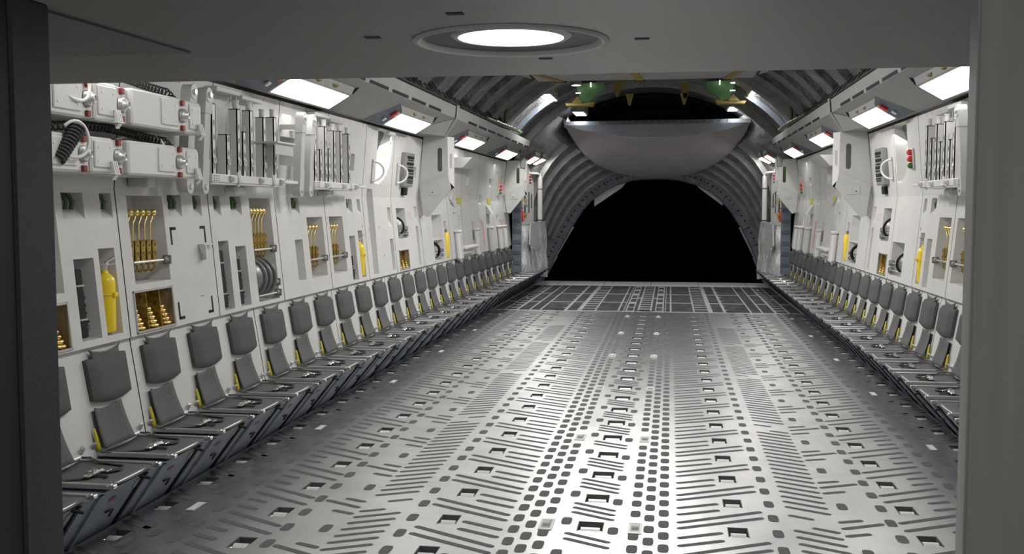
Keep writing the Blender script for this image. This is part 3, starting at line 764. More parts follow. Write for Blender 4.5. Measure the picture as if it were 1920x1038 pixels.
# ------------------------------------------------------------------ equipment boxes at the upper left
def wedge(side, u, y, z, parent):
    """small serrated clip under a box"""
    b = MB(side); b.box((u-.028, y-.034, z-.005), (u+.01, y+.034, z), bev=.001)
    b.prism([(u-.024, y-.02, z-.005), (u+.0, y-.02, z-.005), (u+.0, y-.02, z-.035)], (0, .04, 0))
    for k in range(3):
        yy = y-.026+.020*k; b.prism([(u-.026, yy, z), (u+.0, yy, z), (u+.0, yy+.004, z+.07), (u-.008, yy+.004, z+.07)], (0, .009, 0))
    return b.build('clip', 'white2', parent)
def module(ya, yb, z0, z1, uf, plate, strip, row, label):
    r = root('equipment_box', label, 'equipment box', (-uf, ya, z0), 'white equipment boxes in two rows')
    B = lambda: MB(-1)
    b = B(); b.box((uf, ya, z0), (2.935, strip[0] if strip else yb, z1), bev=.012)
    if strip: b.box((uf+.03, strip[0]-.02, z0+.004), (2.86, strip[1], z1-.004), bev=.004)
    b.build('case', 'white2', r)
    if plate:
        a, c = plate
        p = B(); p.box((uf-.010, a, z0+.03), (uf+.002, c, z1-.02), bev=.006); p.build('cover_plate', 'white2', r)
        s = B()
        for y in (a+.035, c-.035):
            for z in (z0+.065, z1-.055): s.cyl((uf-.014, y, z), (uf-.008, y, z), .006, n=8)
        s.build('screws', 'steel', r)
    if strip:
        a, c = strip; m = (a+c)/2; zc = (z0+z1)/2
        p = B(); p.box((uf+.012, a, z0+.008), (uf+.16, c, z1-.006), bev=.003); p.build('connector_strip', 'white2', r)
        for z in (zc+.078, zc-.078): B().box((uf-.006, m-.022, z-.017), (uf+.014, m+.018, z+.017), bev=.005).build('red_block', 'dred', r)
        B().lathe([(0, .042), (.010, .044), (.012, .036), (.015, .036), (.019, .050), (.023, .048), (.024, .036), (.036, .030), (.043, .018), (.046, 0)], (uf+.012, m-.002, zc), (-1, .15, 0), 20).build('connector', 'satin', r)
    return r
for row, (z0, z1, dy, nmr) in enumerate(((2.305, 2.515, 0.0, 'upper'), (2.02, 2.215, -.05, 'lower'))):
    a = module(4.5+dy, 5.20+dy, z0, z1, 2.62, (4.85+dy, 5.10+dy), (5.13+dy, 5.235+dy), row, 'white equipment box with red blocks and round connector, %s row, cut by the door frame' % nmr)
    b = module(5.245+dy, 5.53+dy, z0, z1, 2.62, (5.265+dy, 5.455+dy), (5.475+dy, 5.59+dy), row, 'short white equipment box with round connector, %s row, second from the doorway' % nmr)
    c = module(5.60+dy, 6.21+dy, z0, z1, 2.60, (5.94+dy, 6.15+dy), (6.175+dy, 6.29+dy), row, 'long white equipment box with plain front and round connector, %s row' % nmr)
    d = module(6.30+dy, 6.52+dy, z0, z1, 2.62, (6.345+dy, 6.505+dy), None, row, 'small white end box of the %s row, next to the grey strut arm' % nmr)
    wedge(-1, 2.60, 5.43+dy, z0, b); wedge(-1, 2.60, 6.46+dy, z0, d)
    for ym, wh in ((5.07, 'left'), (6.24, 'right')):
        arm = MB(-1).box((2.80, ym-.05+dy, z0-.06), (2.94, ym+.05+dy, z0+.02), bev=.01); tag(arm.build('box_mount', 'strut'), 'grey wall mount under the %s row of white boxes, %s one' % (nmr, wh), 'bracket')
    # coiled cable along the top
    cp = []
    n = 420
    for i in range(n):
        t = i/(n-1); turns = 34; dens = t + .03*sin(6*t)
        y = 5.0+dy + 1.38*dens; z = z1+.035 + .055*sin(pi*(1-t)*1.0)*(1-t) + (.01 if row == 0 else 0); a_ = 2*pi*turns*t
        if t > .93: z -= .05*(t-.93)/.07
        cp.append((2.72+.022*cos(a_), y, z+.022*sin(a_)))
    tag(MB(-1).tube(cp, .0055, 5).build('coiled_cable', 'cable'), 'black coiled cable lying on top of the %s row of white boxes' % nmr, 'cable')
tb = MB(-1)
def bez(P, n=24):
    out = []
    for i in range(n+1):
        t = i/n; q = [Vector(p) for p in P]
        while len(q) > 1: q = [q[j].lerp(q[j+1], t) for j in range(len(q)-1)]
        out.append(tuple(q[0]))
    return out
tag(MB(-1).tube(bez([(2.63, 4.95, 2.44), (2.60, 5.0, 2.36), (2.58, 5.16, 2.36), (2.58, 5.18, 2.45), (2.63, 5.14, 2.60)]), .009, 8).build('white_tube', 'wlabel'), 'white tube looping in front of the upper left box', 'tube')
tag(MB(-1).tube(bez([(2.66, 4.80, 2.16), (2.56, 4.95, 2.05), (2.54, 5.12, 2.03), (2.54, 5.10, 2.24), (2.56, 5.02, 2.34), (2.62, 4.95, 2.25)]), .009, 8).build('white_tube', 'wlabel'), 'white tube looping round the black cable bundle of the lower left box', 'tube')
tag(MB(-1).tube(bez([(2.78, 5.72, 2.23), (2.74, 5.95, 2.30), (2.72, 6.14, 2.30), (2.70, 6.16, 2.22)]), .008, 8).build('white_tube', 'wlabel'), 'white tube arching over the lower long box', 'tube')
tag(MB(-1).tube(bez([(2.80, 5.72, 2.57), (2.80, 5.95, 2.63), (2.80, 6.2, 2.62), (2.78, 6.22, 2.53)]), .005, 6).build('white_tube', 'strut'), 'thin grey line arching behind the upper coiled cable', 'tube')
cb = MB(-1)
for k in range(11): cb.torus((2.62-.004*k, 4.88+.012*k, 2.08+.016*k), (0, .6, .8), .034, .010, 14, 6)
tag(cb.build('cable_bundle', 'cable'), 'thick black coiled cable end hanging in front of the lower left box', 'cable')

# ------------------------------------------------------------------ stowage racks: struts, bars, rails
def strut(side, y, ub, ut, label):
    r = root('strut_arm', label, 'strut', (side*ub, y, 1.96), 'grey strut arms of the racks'); zb, zt = 1.975, 2.60
    b = MB(side); hw = .055
    def pt(s, y, off): return (ub+(ut-ub)*s-off, y, zb+(zt-zb)*s)
    for s0, s1, w_, o in ((0, .30, .050, .040), (.30, .80, .044, .035), (.80, 1.0, .050, .040)):
        b.add([pt(s0, y-w_, o), pt(s0, y+w_, o), pt(s1, y+w_, o), pt(s1, y-w_, o), pt(s0, y-w_, -.03), pt(s0, y+w_, -.03), pt(s1, y+w_, -.03), pt(s1, y-w_, -.03)], [(0, 1, 2, 3), (0, 4, 7, 3), (1, 5, 6, 2), (4, 5, 6, 7), (0, 1, 5, 4), (3, 2, 6, 7)])
    for s in (0, 1): b.cyl(pt(s, y, .042), pt(s, y, -.03), .05, n=16)
    for s0 in (.12, .88): b.box((ub-.02, y-.025, zb+(zt-zb)*s0-.02), (2.93, y+.025, zb+(zt-zb)*s0+.02))
    b.build('arm', 'strut', r)
    for s in (0, 1): MB(side).cyl(pt(s, y, .056), pt(s, y, .03), .020, n=8).build('bolt', 'steel', r)
strut(-1, 6.60, 2.78, 2.74, 'upright grey strut arm hidden behind the boxes, left one of the first pair')
strut(-1, 6.79, 2.76, 2.72, 'upright grey strut arm right of the white equipment boxes')
strut(-1, 8.68, 2.76, 2.72, 'pale strut arm left of the second stowage rack, nearer of the pair')
strut(-1, 8.92, 2.76, 2.72, 'pale strut arm left of the second stowage rack, farther of the pair')
strut(1, 8.80, 2.76, 2.72, 'pale strut arm of the right rack, cut by the door frame')
def channel(side, y, u, zt, label, group, w_=.06, dp=.065, cap=True):
    r = root('channel_bar', label, 'bar', (side*u, y, 2.06), group)
    zb = 2.065; t = .008
    b = MB(side)
    b.box((u-.0, y, zb), (u+t, y+w_, zt)); b.box((u, y, zb), (u+dp, y+t, zt)); b.box((u, y+w_-t, zb), (u+dp, y+w_, zt)); b.box((u, y, zt-.006), (u+dp, y+w_, zt))
    b.prism([(u-.001, y+w_, zt-.10), (u+dp*.9, y+w_, zt-.24), (u-.001, y+w_, zt-.3)], (0, .004, 0))
    b.build('channel', 'white2', r)
    s = MB(side)
    for k in range(4):
        z = zb+.06+.10*k; pts = [(u-.003, y+w_*.5+.011*cos(2*pi*i/12), z+.022*sin(2*pi*i/12)) for i in range(12)]; s.poly(pts)
        
    s.build('cutouts', 'label', r)
    e = MB(side); e.torus((u-.004, y+w_*.5, zb+.10), (1, 0, 0), .02, .005, 16, 6); e.build('latch_ring', 'white2', r)
    if cap: MB(side).cyl((u+dp*.35, y+w_/2, zt), (u+dp*.35, y+w_/2, zt+.055), .022, n=12).cyl((u+dp*.35, y+w_/2, zt+.055), (u+dp*.35, y+w_/2, zt+.063), .026, n=12).build('peg', 'white2', r)
def rail(side, ya, yb, u, label, group):
    r = root('stowage_rail', label, 'rail', (side*u, ya, 2.0), group)
    b = MB(side); b.box((u-.03, ya, 2.008), (u+.15, yb, 2.068), bev=.006); b.box((u-.02, ya, 1.998), (u+.15, yb, 2.008)); b.build('rail_beam', 'white2', r)
    for f in (.22, .62, .93):
        l = MB(side); y = ya+(yb-ya)*f; l.box((u-.05, y-.03, 2.02), (u-.028, y+.03, 2.06), bev=.005); l.box((u-.058, y-.02, 2.03), (u-.048, y-.005, 2.05)); l.box((u-.058, y+.005, 2.03), (u-.048, y+.02, 2.05)); l.build('latch', 'strut', r)
    h = MB(side)
    for i in range(3):
        for j in range(3): h.cyl((u-.033, ya+.03+.035*i, 2.022+.016*j), (u-.028, ya+.03+.035*i, 2.022+.016*j), .005, n=6)
    h.build('rivets', 'slot', r)
    for f in (.33, .82): wedge(side, u-.02, ya+(yb-ya)*f, 2.02, r)
    g = MB(side); g.box((u+.05, (ya+yb)/2-.1, 1.93), (u+.16, (ya+yb)/2+.1, 2.0), bev=.02); g.build('support', 'strut', r)
    e = MB(side); e.box((u-.01, yb, 2.03), (u+.06, yb+.36, 2.055), bev=.004)
    for k in range(5): e.cyl((u+.02, yb+.05+.06*k, 2.055), (u+.02, yb+.05+.06*k, 2.07), .008, n=6)
    e.build('extension', 'white2', r)
U = 2.73
rail(-1, 6.86, 8.24, U, 'white lower rail of the first left stowage rack', 'stowage rails')
rail(-1, 8.99, 10.28, U, 'white lower rail of the second left stowage rack', 'stowage rails')
rail(1, 8.80, 10.09, U, 'white lower rail of the right stowage rack', 'stowage rails')
def bars(side, L, rk):
    for i, (y, zt, cap) in enumerate(L):
        channel(side, y, U, zt, 'white channel bar in the %s, %s from the doorway' % (rk, ORDS[i] if i < 6 else ORD[i+1]), 'channel bars of the ' + rk, cap=cap)
bars(-1, [(6.93, 2.56, True), (7.17, 2.36, False), (7.36, 2.56, True), (7.46, 2.40, False), (7.60, 2.57, True), (7.86, 2.54, True), (8.08, 2.56, True)], 'first left stowage rack')
bars(-1, [(9.05, 2.56, True), (9.20, 2.36, False), (9.34, 2.58, True), (9.44, 2.38, False), (9.60, 2.56, True), (9.80, 2.57, True), (10.05, 2.56, True)], 'second left stowage rack')
bars(1, [(9.03, 2.55, True), (9.18, 2.40, False), (9.34, 2.56, True), (9.50, 2.40, False), (9.62, 2.56, True), (9.80, 2.45, False), (9.96, 2.57, True)], 'right stowage rack')
for sd, y, lab in ((-1, 7.15, 'first left'), (-1, 9.25, 'second left'), (1, 9.1, 'right')):
    b = MB(sd, wfn); b.box((0, y, 2.67), (.10, y+.42, 2.705), bev=.004); b.box((0, y+.5, 2.66), (.08, y+.9, 2.69), bev=.004); b.box((.02, y+.45, 2.6), (.05, y+.465, 2.70))
    tag(b.build('rack_bracket', 'strut'), 'grey shelf bracket above the %s stowage rack' % lab, 'bracket')
st = MB(-1); st.box((2.60, 7.83, 2.335), (2.86, 8.22, 2.35), bev=.003); st.box((2.62, 7.83, 2.25), (2.63, 8.22, 2.335)); tag(st.build('rack_shelf', 'strut'), 'small grey shelf across the far end of the first left rack', 'shelf')

# ------------------------------------------------------------------ labels, handles, lights on the walls
def circuit(side, sh):
    r = root('circuit_panel', 'grey switch panel with black rows on the %s wall before the pillar' % SD(side), 'panel', (side*2.9, 12.85+sh, 2.07))
    MB(side, wfn).box((0, 12.80+sh, 2.09), (.06, 13.24+sh, 2.52), bev=.006).build('face_plate', 'label', r)
    b = MB(side, wfn)
    for i, (z, h, a, c) in enumerate(((2.455, .03, .06, .38), (2.425, .012, .10, .38), (2.375, .03, .06, .38), (2.29, .03, .10, .40), (2.255, .012, .12, .42), (2.20, .035, .06, .40), (2.165, .012, .14, .42), (2.14, .012, .14, .40))):
        b.box((.05, 12.82+sh+a*.95, z-h*.3), (.068, 12.82+sh+c*.98, z+h*.8), bev=.002)
    for k in range(5): b.box((.055, 12.95+.05*k+sh, 2.33), (.066, 12.97+.05*k+sh, 2.345))
    b.build('switch_rows', 'black', r)
    MB(side, wfn).box((0, 12.9+sh, 1.985), (.04, 13.08+sh, 2.075), bev=.004).build('lower_box', 'black', r)
circuit(-1, 0); circuit(1, -.19)
def dhandle(side, y, z, label):
    r = root('grab_handle', label, 'handle', (side*2.9, y, z), 'white round grab handles')
    MB(side, wfn).torus((0.012, y, z), (0, -.25, 0) if 0 else (0, 1, 0), .10, .012, 20, 8, a0=-pi/2, a1=pi/2) if 0 else None
    pts = [(0.01+.10*sin(pi*i/16), y+.12*sin(pi*i/16), z+.11*cos(pi*i/16)) for i in range(17)]
    MB(side, wfn).tube(pts, .012, 8).build('grip', 'white2', r)
    m = MB(side, wfn); m.box((0, y-.012, z-.14), (.012, y+.012, z+.14), bev=.004); m.build('mount', 'alu', r)
dhandle(-1, 11.53, 2.24, 'white D-shaped grab handle left of the rounded wall hollow')
dhandle(-1, 12.62, 2.24, 'white D-shaped grab handle over the left switch panel')
dhandle(1, 12.35, 2.26, 'white D-shaped grab handle over the right switch panel')
ri = root('ring_hook', 'white ring hanging from a bracket at the top of the rounded wall hollow', 'hook', (-2.9, 12.1, 2.66))
MB(-1, wfn).box((0, 12.0, 2.69), (.05, 12.28, 2.72), bev=.004).build('bracket', 'white2', ri); MB(-1, wfn).cyl((.03, 12.14, 2.69), (.03, 12.14, 2.64), .010, n=8).torus((.03, 12.14, 2.61), (1, .3, 0), .028, .008, 16, 6).build('ring', 'white2', ri)
def signal(side, y, z, label, s=1.0):
    r = root('signal_light', label, 'signal light', (side*2.9, y, z), None)
    MB(side, wfn).box((0, y-.045*s, z-.11*s), (.02, y+.075*s, z+.11*s), bev=.006).build('plate', 'strut', r)
    for k, m in ((.068, 'red'), (0, 'red'), (-.068, 'green')):
        MB(side, wfn).lathe([(0, .045*s), (.018*s, .043*s), (.03*s, .03*s), (.032*s, 0)], (.02, y+.015*s, z+k*s), (1, 0, 0), 14).build('lens', m, r)
signal(1, 11.32, 2.33, 'red and green signal lights on the right wall beside the rack')
signal(-1, 20.45, 2.18, 'red and green signal lights on the left wall before the aft pillar')
signal(1, 20.45, 2.18, 'red and green signal lights on the right wall before the aft pillar')
def sign(side, y, z, label):
    r = root('yellow_sign', label, 'sign', (side*2.9, y, z), 'yellow wall signs')
    MB(side, wfn).box((0, y-.15, z-.055), (.006, y+.15, z+.055), bev=.002).build('plate', 'sign', r)
    t = MB(side, wfn)
    for k, (a, b) in enumerate(((-.10, .10), (-.12, .05), (-.08, .11), (-.12, .09))): t.box((.006, y+a, z+.034-.022*k), (.0075, y+b, z+.040-.022*k))
    t.build('small_print', 'ochre', r)
for sd in (-1, 1):
    sign(sd, 16.58 + (.1 if sd > 0 else 0), 1.94, 'yellow sign on the %s wall just past the pillar' % SD(sd)); sign(sd, 19.38, 1.94, 'yellow sign on the %s wall, farther one near the aft signal lights' % SD(sd))
    a = MB(sd, wfn); a.prism([(0, 15.9, 2.60), (.30, 15.9, 2.60), (.16, 15.9, 2.44), (0, 15.9, 2.44)], (0, 1.2, 0)); tag(a.build('wall_shelf', 'strut'), 'grey tapered shelf high on the %s wall past the pillar' % SD(sd), 'shelf')
    b = MB(sd, wfn)
    b.prism([(0, 19.0, 1.86), (.02, 19.0, 1.86), (.10, 19.0, 1.70), (0, 19.0, 1.70)], (0, .34, 0)); tag(b.build('wall_wedge', 'strut'), 'grey wedge-shaped fairing under the farther yellow sign of the %s wall' % SD(sd), 'fairing')
    for i, y in enumerate((15.95, 17.55, 18.95, 20.0, 20.6)):
        c = root('seat_console', 'white upright console above the %s seat row, %s past the pillar' % (SD(sd), ['first', 'second', 'third', 'fourth', 'last'][i]), 'console', (sd*2.8, y, 1.0), 'white consoles past the pillar')
        MB(sd, wfn).box((0, y, 1.0), (.09, y+.22, 1.44), bev=.03).build('body', 'white2', c); MB(sd, wfn).box((.0, y-.005, 1.43), (.10, y+.20, 1.475), bev=.015).build('cap', 'white2', c)
    d = root('fold_table', 'white low ledge between the consoles of the %s wall' % SD(sd), 'ledge', (sd*2.8, 16.5, 1.1), None)
    MB(sd, wfn).box((0, 16.3, 1.15), (.12, 17.35, 1.21), bev=.02).build('top', 'white2', d); MB(sd, wfn).box((0, 16.4, 1.07), (.05, 17.2, 1.15), bev=.01).build('base', 'white2', d)
    for i, (y, z) in enumerate(((16.5, 1.76), (17.6, 1.74))):
        p = MB(sd, wfn); p.box((0, y-.08, z-.07), (.008, y+.08, z+.07), bev=.003); tag(p.build('wall_hatch', 'white2'), 'small white rectangular hatch on the %s wall, %s past the pillar' % (SD(sd), ('first', 'second')[i]), 'hatch', 'hatches past the pillar')

# ------------------------------------------------------------------ wall pillars
def pillar(side, y0, label, glass):
    r = root('wall_pillar', label, 'pillar', (side*2.7, y0, 1.72))
    b = MB(side)
    zt, zb = 2.775, .99
    plan = [(2.875, y0), (2.54, y0), (2.47, y0+.11), (2.875, y0+.75)]
    def q(pts, m=0): b.add(pts, [tuple(range(len(pts)))], m)
    q([(2.95, y0, 2.0), (2.53, y0, 2.25), (2.54, y0, zt), (2.87, y0, zt)])
    q([(2.54, y0, 2.2), (2.47, y0+.11, 2.1), (2.47, y0+.11, zt), (2.54, y0, zt)])
    q([(2.47, y0+.11, 2.1), (2.93, y0+.75, 1.9), (2.875, y0+.75, zt), (2.47, y0+.11, zt)])
    q([(p[0], p[1], zt) for p in plan])
    q([(2.50, y0, 2.06), (2.85, y0, 1.72), (2.94, y0, 1.72), (2.94, y0+.75, 1.9), (2.47, y0+.11, 2.1)])
    q([(2.95, y0, 2.0), (2.53, y0, 2.25), (2.50, y0, 2.06), (2.85, y0, 1.72), (2.94, y0, 1.72)])
    b.build('body', ['white', 'grey_in'], r, normals=False)
    s = MB(side); pts = []
    for cz, s0 in ((2.60, 0), (2.34, pi)):
        for i in range(9): t = s0+pi*i/8; pts.append((2.645+.030*cos(t), y0-.003, cz+.03*sin(t)))
    s.poly(pts); s.build('window_slot', 'winglass' if glass else 'slot', r)
    p = MB(side); p.prism([(2.92, y0-.004, 2.10), (2.53, y0-.004, 2.28), (2.49, y0-.004, 2.08), (2.80, y0-.004, 1.70), (2.87, y0-.004, 1.72)], (0, -.035, 0)); fp = p.build('flap_panel', 'strut', r)  # greyer than the pillar: shade of the downward-facing flap put into its colour
    MB(side).box((2.63, y0-.046, 1.99), (2.79, y0-.038, 2.12), bev=.004).build('hatch', 'strut', fp)
    MB(side).sphere((2.74, y0-.047, 2.03), .008, 8).build('knob', 'black', fp)
    e = MB(side); e.add([(2.54, y0-.03, 1.90), (2.47, y0+.10, 1.83), (2.44, y0+.02, 1.83), (2.53, y0-.03, 1.99)], [(0, 1, 2, 3)]); e.build('corner_lip', 'white2', r)
    
    MB(side).box((2.485, y0+.04, 2.36), (2.525, y0+.046, 2.55)).build('edge_plate', 'white2', r)
    return r
for sd, sh in ((-1, 0), (1, -.17)):
    y0 = 13.84+sh
    pillar(sd, y0, 'white corner pillar with dark slot and angled flap halfway along the %s wall' % SD(sd), False)
    pillar(sd, 21.15, 'white corner pillar with green window slot at the aft end of the %s wall' % SD(sd), True)
    r = root('coil_reel', 'black coil behind bars low in the recess below the %s halfway pillar' % SD(sd), 'reel', (sd*2.95, y0+.9, 1.08))
    MB(sd).torus((2.96, y0+.86, 1.21), (0, 1, .1), .11, .02, 24, 8).build('coil', 'black', r)
    for z in (1.13, 1.20):
        k = MB(sd); k.cyl((2.89, y0+.69, z), (2.89, y0+1.30, z), .012, n=8); k.cyl((2.89, y0+1.2, z), (2.89, y0+1.25, z), .025, n=8); k.build('bar', 'label', r)
    x = root('fire_extinguisher', 'narrow yellow extinguisher in the slot just past the %s halfway pillar' % SD(sd), 'fire extinguisher', (sd*2.89, y0+1.53, 1.08))
    MB(sd).lathe([(0, 0), (.05, 0), (.056, .01), (.056, .34), (.04, .365), (.016, .38)], (2.905, y0+1.535, 1.08), (0, 0, 1), 16).build('cylinder', 'ext', x)
    MB(sd).box((2.885, y0+1.51, 1.455), (2.925, y0+1.56, 1.50), bev=.003).build('valve', 'label', x)

# ------------------------------------------------------------------ overhead shelf and strip lights
def shelf(side):
    b = MB(side); c = [(2.90, 2.765), (2.86, 2.785), (2.42, 3.015), (2.40, 3.17), (2.50, 3.22), (3.05, 3.25)]
    Y0, Y1 = 2.95, 21.15
    for a, d in zip(c, c[1:]): b.add([(a[0], Y0, a[1]), (a[0], Y1, a[1]), (d[0], Y1, d[1]), (d[0], Y0, d[1])], [(0, 1, 2, 3)])
    b.poly([(p[0], Y1, p[1]) for p in c])
    # ribs under the shelf
    for y in (13.75+(0 if side < 0 else -.17),):
        b.add([(2.87, y, 2.775), (2.40, y, 3.02), (2.385, y, 3.19), (2.385, y+.16, 3.19), (2.40, y+.16, 3.02), (2.56, y+.10, 2.77), (2.56, y-.0, 2.77)], [(0, 1, 6), (1, 2, 3, 4), (1, 4, 5, 6)])
        b.add([(2.86, y-.9, 2.79), (2.43, y-.02, 3.0), (2.56, y-.02, 2.775), (2.87, y-.02, 2.772)], [(0, 1, 2, 3)])
    # dark slots at the fold
    for k in range(22):
        y = 3.2+.82*k
        if abs(y+.35-13.8) < .5 or y > 20.6: continue
        b.add([(2.416, y, 3.020), (2.416, y+.66, 3.020), (2.409, y+.66, 3.052), (2.409, y, 3.052)], [(0, 1, 2, 3)], 1)
    b.box((2.88, Y0, 2.745), (2.93, Y1, 2.772), 1)
    return struct(b.build('ceiling', ['shelf', 'black'], normals=False))
shelf(-1); shelf(1)
def strip_light(side, y, loc_u, loc_z, L, label, ang=True):
    """panel lamp: blue flange, grey body, bright diffuser tilted toward the aisle"""
    r = root('panel_light', label, 'light', (side*loc_u, y, loc_z), 'panel lights under the overhead shelves')
    h = L/2
    o = (2.75, 2.760); i = (2.555, 2.875)              # outer and inner diffuser edges
    du, dz = i[0]-o[0], i[1]-o[1]; n = Vector((-dz, 0, du)).normalized()   # points down toward the aisle
    if n.z > 0: n = -n
    sh_u, sh_z = loc_u-2.65, loc_z-2.82
    pt = lambda s, y_, d: (o[0]+du*s + n.x*d + sh_u, y_, o[1]+dz*s + n.z*d + sh_z)
    B = lambda: MB(side)
    b = B(); t = .075
    b.add([pt(-.1, y-h-.03, 0), pt(1.1, y-h-.03, 0), pt(1.1, y+h+.03, 0), pt(-.1, y+h+.03, 0), pt(-.25, y-h-.12, -t), pt(1.35, y-h-.12, -t), pt(1.35, y+h+.12, -t), pt(-.25, y+h+.12, -t)],
          [(0, 1, 2, 3), (0, 1, 5, 4), (1, 2, 6, 5), (2, 3, 7, 6), (3, 0, 4, 7)])
    b.build('body', 'shelf', r)
    for s0, s1 in ((-1, -.42), (1, .30)):
        f = B(); f.add([pt(-.1, y+s0*(h+.05), -.004), pt(1.15, y+s0*(h+.05), -.004), pt(1.55, y+s0*(h+.05)+s1*.6, -t-.004), pt(-.35, y+s0*(h+.05)+s1, -t-.004)], [(0, 1, 2, 3)]); f.build('housing', 'blue', r)
    d = B(); d.add([pt(0, y-h, .004), pt(1, y-h, .004), pt(1, y+h, .004), pt(0, y+h, .004)], [(0, 1, 2, 3)]); d.build('diffuser', 'lamp', r)
    k = B(); k.obox(pt(.55, y-h-.12, -.01), pt(1.0, y-h-.12, -.01), .05, .03, bev=.01); k.build('red_handle', 'red', r)
    k = B(); k.obox(pt(.15, y-h-.17, -.012), pt(.38, y-h-.17, -.012), .04, .02, bev=.006); k.build('clear_cap', 'wlabel', r); k = B(); k.obox(pt(.7, y-h-.09, .0), pt(1.02, y-h-.09, .0), .02, .02, bev=.005); k.build('clear_cap', 'wlabel', r)
    k = B()
    for q in (-.25, .2): k.tube(bez([pt(1.18, y+q, -.03), pt(1.25, y+q+.05, -.0), pt(1.2, y+q+.12, -.03)], 6), .012, 6)
    k.build('ochre_fitting', 'ochre', r)
    l = bpy.data.lights.new('panel_light_lamp', 'AREA'); l.shape = 'RECTANGLE'; l.size = .2; l.size_y = L; l.energy = LAMP_W*L/1.45*(1.5 if y > 21 else 1); l.color = (1, .985, .96)
    lo = bpy.data.objects.new('lamp', l); COL.objects.link(lo)
    c = Vector(pt(.5, y, .03)); lo.location = (side*c.x-r['_w'][0], c.y-r['_w'][1], c.z-r['_w'][2])
    nn = Vector((side*n.x, 0, n.z)); lo.rotation_euler = nn.to_track_quat('-Z', 'Y').to_euler(); lo.parent = r
LAMP_W = 7.5
for sd in (-1, 1):
    for i, y in enumerate((5.2, 8.80, 12.18, 16.06, 19.75)):
        if i == 0: lab = 'bright panel light under the %s shelf, hidden above the doorway header' % SD(sd)
        else: lab = 'bright panel light with red handle under the %s overhead shelf, %s' % (SD(sd), ['', 'nearest the doorway', 'second from the doorway', 'third, just past the pillar', 'fourth, before the aft pillar'][i])
        strip_light(sd, y, 2.65, 2.82, 1.45, lab)
    strip_light(sd, 21.85, 2.44, 2.81, .8, 'small bright panel light aft of the %s pillar, nearer of the twin' % SD(sd))
    strip_light(sd, 23.05, 2.42, 2.82, 1.0, 'small bright panel light aft of the %s pillar, farther of the twin' % SD(sd))
    p = MB(sd); p.box((2.50, 21.13, 2.62), (2.60, 21.24, 3.18), bev=.01); tag(p.build('shelf_post', 'shelf'), 'grey upright post ending the %s overhead shelf' % SD(sd), 'post')
# pipes, wires and trusses above the shelves
for sd in (-1, 1):
    t = root('cable_truss', 'black zigzag cable truss running above the %s overhead shelf' % SD(sd), 'truss', (sd*2.42, 8, 3.2))
    a = MB(sd)
    for u, z in ((2.43, 3.21), (2.56, 3.42)): a.cyl((u, 6, z), (u, 18.6, z), .014, n=6)
    a.build('chord', 'truss', t)
    a = MB(sd); k = 0
    y = 6.0
    while y < 18.3:
        a.cyl((2.43, y, 3.21), (2.56, y+.24, 3.42), .010, n=5); a.cyl((2.56, y+.24, 3.42), (2.43, y+.5, 3.21), .010, n=5); a.cyl((2.43, y, 3.21), (2.56, y, 3.42), .008, n=5); y += .5
    a.build('zigzag', 'truss', t)
    for i, (u, z) in enumerate(((2.47, 3.66), (2.36, 3.80))):
        pts = [(u+.02*sin(3*q), 6+q*.35, z-.05*abs(sin(q*1.1))) for q in range(36)]
        tag(MB(sd).tube(pts, .012, 5).build('sagging_wire', 'truss'), 'thin black sagging wire over the %s shelf, %s one' % (SD(sd), ('lower', 'upper')[i]), 'wire')
    g = MB(sd).tube([(2.44, 18.2, 3.28), (2.42, 18.15, 3.46), (2.32, 17.9, 3.66), (2.1, 17.6, 3.86), (1.9, 17.4, 4.0)], .035, 8); tag(g.build('green_pipe', 'dgreen'), 'dark green bent pipe climbing above the %s shelf' % SD(sd), 'pipe')
    g = MB(sd).cyl((2.42, 16.2, 3.22), (2.42, 20.0, 3.26), .03, n=8, m=0).cyl((2.40, 17.0, 3.24), (2.40, 19.4, 3.27), .016, n=8, m=1); tag(g.build('long_tube', ['dgreen', 'chrome']), 'dark and bright tube lying along the top of the %s shelf' % SD(sd), 'pipe')

# ------------------------------------------------------------------ hull, vault and wing box
def vault(y, z0=2.2, n=28):
    t = max(0, (y-21)/9); a = 3.12-.45*t; h = 2.55-.55*t
    return [(a*cos(pi*i/n), y, 1.95 + .25*t + h*sin(pi*i/n)) for i in range(n+1)]
rows = []
y = 3.0
while y <= 24.6: rows.append(vault(y)[2:-2]); y += .7
q = MB(); q.grid(rows); struct(q.build('ceiling', 'hull', normals=False))
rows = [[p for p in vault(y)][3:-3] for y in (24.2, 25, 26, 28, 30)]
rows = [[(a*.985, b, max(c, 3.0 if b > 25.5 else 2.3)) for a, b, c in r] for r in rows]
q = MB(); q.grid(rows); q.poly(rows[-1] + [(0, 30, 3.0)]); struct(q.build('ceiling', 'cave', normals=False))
# hull frames
def ring(y, inner, width, depth, m, name, label, a0=.12, a1=.88):
    n = 40; t = max(0, (y-21)/9); a = 3.12-.45*t-inner; h = 2.55-.55*t-inner; zc = 1.95+.25*t
    rows = []
    for i in range(n+1):
        s = pi*(a0+(a1-a0)*i/n); c, sn = cos(s), sin(s)
        rows.append([((a)*c, y, zc+h*sn), ((a-depth)*c, y, zc+(h-depth)*sn), ((a-depth)*c, y+width, zc+(h-depth)*sn), (a*c, y+width, zc+h*sn)])
    q = MB(); q.grid(rows, smooth=False); return struct(q.build(name, m, normals=False))
for i, y in enumerate((10.0, 11.0, 12.0, 13.0, 14.0, 15.0, 16.0, 17.2)):
    ring(y, .0, .5, .10, 'hull', 'trim_%d' % (60+i), '')
ring(18.6, .0, .35, .12, 'ribm', 'trim_70', '')
ring(20.4, .0, .22, .10, 'blue', 'trim_71', '')
ring(21.9, .0, .30, .14, 'ribm', 'trim_72', '')
